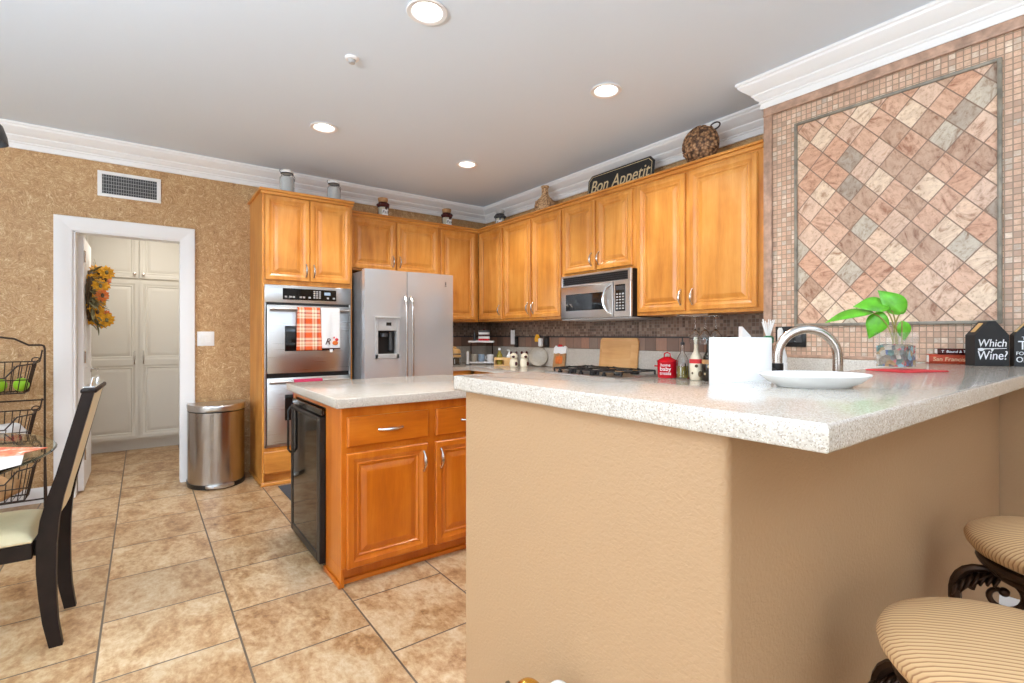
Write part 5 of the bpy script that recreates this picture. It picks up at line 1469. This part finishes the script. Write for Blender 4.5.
rk2 = thing('basket_rack', 'black wire three-tier basket rack against the wall', 'rack', (-0.8, 4.8, 0))
b = MB()
for s in (-1, 1):
    b.tube([(s * 0.243, 0, 0.0), (s * 0.243, 0, 1.12), (s * 0.238, 0, 1.14), (s * 0.225, 0, 1.146), (s * 0.16, 0, 1.146), (s * 0.13, 0, 1.165), (s * 0.09, 0, 1.19), (0, 0, 1.205)], 0.0065, 8)
    b.tube([(s * 0.243, 0.0, 0.5), (s * 0.243, 0.1, 0.0)], 0.0045, 6)
for z in (0.76, 0.42, 0.06): b.tube([(-0.243, 0, z), (0.243, 0, z)], 0.006, 6)
b.obj('frame', 'iron', rk2)
def basket(z0, z1):
    b = MB()
    def loop(w, y0, y1, z): return [(-w, y0, z), (w, y0, z), (w, y1, z), (-w, y1, z)]
    n = 11
    rim = [(-0.2, 0.03, z1), (0.2, 0.03, z1), (0.2, -0.16, z1 - 0.01), (0.13, -0.185, z1 - 0.02), (0.07, -0.19, z1 - 0.1), (-0.07, -0.19, z1 - 0.1), (-0.13, -0.185, z1 - 0.02), (-0.2, -0.16, z1 - 0.01)]
    b.tube(rim, 0.005, 6, True)
    b.tube(loop(0.16, -0.14, 0.02, z0), 0.005, 6, True)
    b.tube([(-0.19, -0.172, z0 + 0.09), (0.19, -0.172, z0 + 0.09)], 0.004, 6)
    for i in range(n):
        u = -0.155 + 0.31 * i / (n - 1); ut = u * 1.24
        b.tube([(ut, 0.03, z1), (u, 0.02, z0), (u, -0.14, z0), (ut, -0.183, z1 - (0.1 if abs(ut) < 0.085 else 0.02))], 0.003, 5)
    for i in range(4):
        y = -0.12 + 0.13 * i / 3
        for s in (-1, 1): b.tube([(s * 0.2, y * 1.15, z1 - 0.005), (s * 0.16, y, z0)], 0.003, 5)
    for s in (-1, 1):
        b.tube([(s * 0.23, -0.0, z1 + 0.08), (s * 0.222, -0.01, z1 + 0.02), (s * 0.2, -0.01, z1)], 0.005, 6)
        b.tube([(s * 0.2 + 0.022 * math.cos(q), -0.02, z1 + 0.012 + 0.018 * math.sin(q)) for q in [2 * PI * i / 12 for i in range(12)]], 0.004, 5, True)
    return b.obj('basket', 'iron', rk2)
for z0, z1 in ((0.825, 1.03), (0.475, 0.69), (0.1, 0.33)): basket(z0, z1)
for k, (x, y, lab) in enumerate(((0.075, -0.08, 'lime green fruit in the top wire basket, nearer the wall post'), (0.02, -0.07, 'lime green fruit in the top wire basket, left of the other'))):
    f_ = thing('green_fruit', lab, 'fruit', (-0.8 + x + 0.03 + (0.03 if k == 0 else -0.025), 4.8 + y, 0.878), group='green fruit in the top basket')
    MB().sphere((0, 0, 0), 0.041, 1, 1, 1.12, 18).obj('fruit', 'lime', f_)
    MB().tube([(0, 0, 0.044), (0.002, 0, 0.056)], 0.003, 5).obj('stem', 'brown', f_)
bxk = thing('black_box', 'flat black box lying in the top wire basket', 'box', (-0.9, 4.71, 0.832))
MB().box(-0.06, 0.08, -0.045, 0.06, 0, 0.085, 0.006).obj('carton', 'matte_black', bxk)
MB().box(-0.05, 0.07, -0.047, -0.0455, 0.015, 0.04).obj('label_strip', 'paper_white', bxk)
random.seed(21)
def crumple(name, label, cat, loc, rx, ry, rz_, mat, mat2=None, seed=1):
    r = thing(name, label, cat, loc)
    b = MB(); b.sphere((0, 0, rz_), 1, rx, ry, rz_, 28)
    rr = random.Random(seed)
    ph = [rr.uniform(0, 6) for _ in range(6)]
    for v in b.bm.verts:
        k = 1 + 0.1 * math.sin(v.co.x * 60 + ph[0]) * math.sin(v.co.z * 52 + ph[1]) + 0.08 * math.sin(v.co.y * 80 + v.co.x * 33 + ph[2])
        v.co.x *= k; v.co.y *= k; v.co.z = rz_ + (v.co.z - rz_) * k
    b.obj('bag', mat, r, smooth=25)
    return r
bg = crumple('plastic_bag', 'crumpled clear plastic bag in the middle wire basket', 'bag', (-0.76, 4.72, 0.483), 0.115, 0.058, 0.07, 'bag')
MB().box(-0.1, 0.1, -0.06, 0.05, 0.012, 0.05, 0.012, 2).obj('contents', 'red_cloth', bg)
br = crumple('bread_bag', 'tan bread loaf bag in the bottom wire basket', 'bag', (-0.77, 4.725, 0.108), 0.115, 0.058, 0.075, 'tan', seed=4)
cl_ = MB().tube([(-0.13, 0, 0.09), (-0.17, -0.01, 0.12)], [0.02, 0.006], 8).obj('twist', 'bag', br)

# chandelier over the table (only the rim of one shade reaches into the picture)
cd2 = thing('chandelier', 'grey glass-shaded chandelier at the left edge of the picture', 'chandelier', (-1.04, 2.8, 0))
MB().lathe([(0, ZC - 0.03), (0.06, ZC - 0.028), (0.065, ZC - 0.001), (0, ZC - 0.001)], (0, 0, 0), 24, cap=False).tube([(0, 0, 2.0), (0, 0, ZC - 0.02)], 0.008, 8).lathe([(0, 1.92), (0.03, 1.94), (0.045, 2.0), (0.03, 2.07), (0, 2.1)], (0, 0, 0), 18, cap=False).obj('stem', 'iron', cd2)
for k in range(5):
    A = 0.152 + 2 * PI * k / 5
    P = lambda rr, z: (rr * math.cos(A), rr * math.sin(A), z + (0.05 if z > 1 else 0))
    ar = MB().tube([P(x, z) for x, z in bez((0.03, 1.98), (0.25, 1.85), (0.5, 1.95), (0.508, 2.1), 14)], 0.007, 8).tube([P(0.508, 2.06), P(0.508, 2.1)], 0.016, 10).obj('arm', 'iron', cd2)
    MB().lathe([(0.02, 2.055), (0.045, 2.05), (0.078, 2.02), (0.092, 1.975), (0.095, 1.95), (0.09, 1.95), (0.086, 1.975), (0.073, 2.016), (0.042, 2.044), (0.02, 2.049)], P(0.508, 0.05), 24, cap=False).obj('shade', 'dark_grey', ar)

# ornament whose tip shows at the bottom edge
orn = thing('ornament_stand', 'white and gold ball ornaments at the bottom picture edge', 'ornament', (0.692, 0.842, 0))
MB().lathe([(0, 0), (0.055, 0), (0.06, 0.02), (0.03, 0.06), (0.02, 0.2), (0.045, 0.37), (0.06, 0.39), (0.055, 0.395), (0.02, 0.38), (0, 0.375)], (0, 0, 0), 24, cap=False).obj('stand', 'bronze', orn)
MB().sphere((-0.012, 0.012, 0.423), 0.034, seg=18).obj('gold_ball', 'gold', orn)
MB().sphere((0.04, -0.03, 0.424), 0.03, seg=18).obj('white_ball', 'white_gloss', orn)
MB().tube([(-0.03, 0.03, 0.39), (-0.042, 0.05, 0.445)], [0.008, 0.005], 8).obj('twig', 'brown', orn)
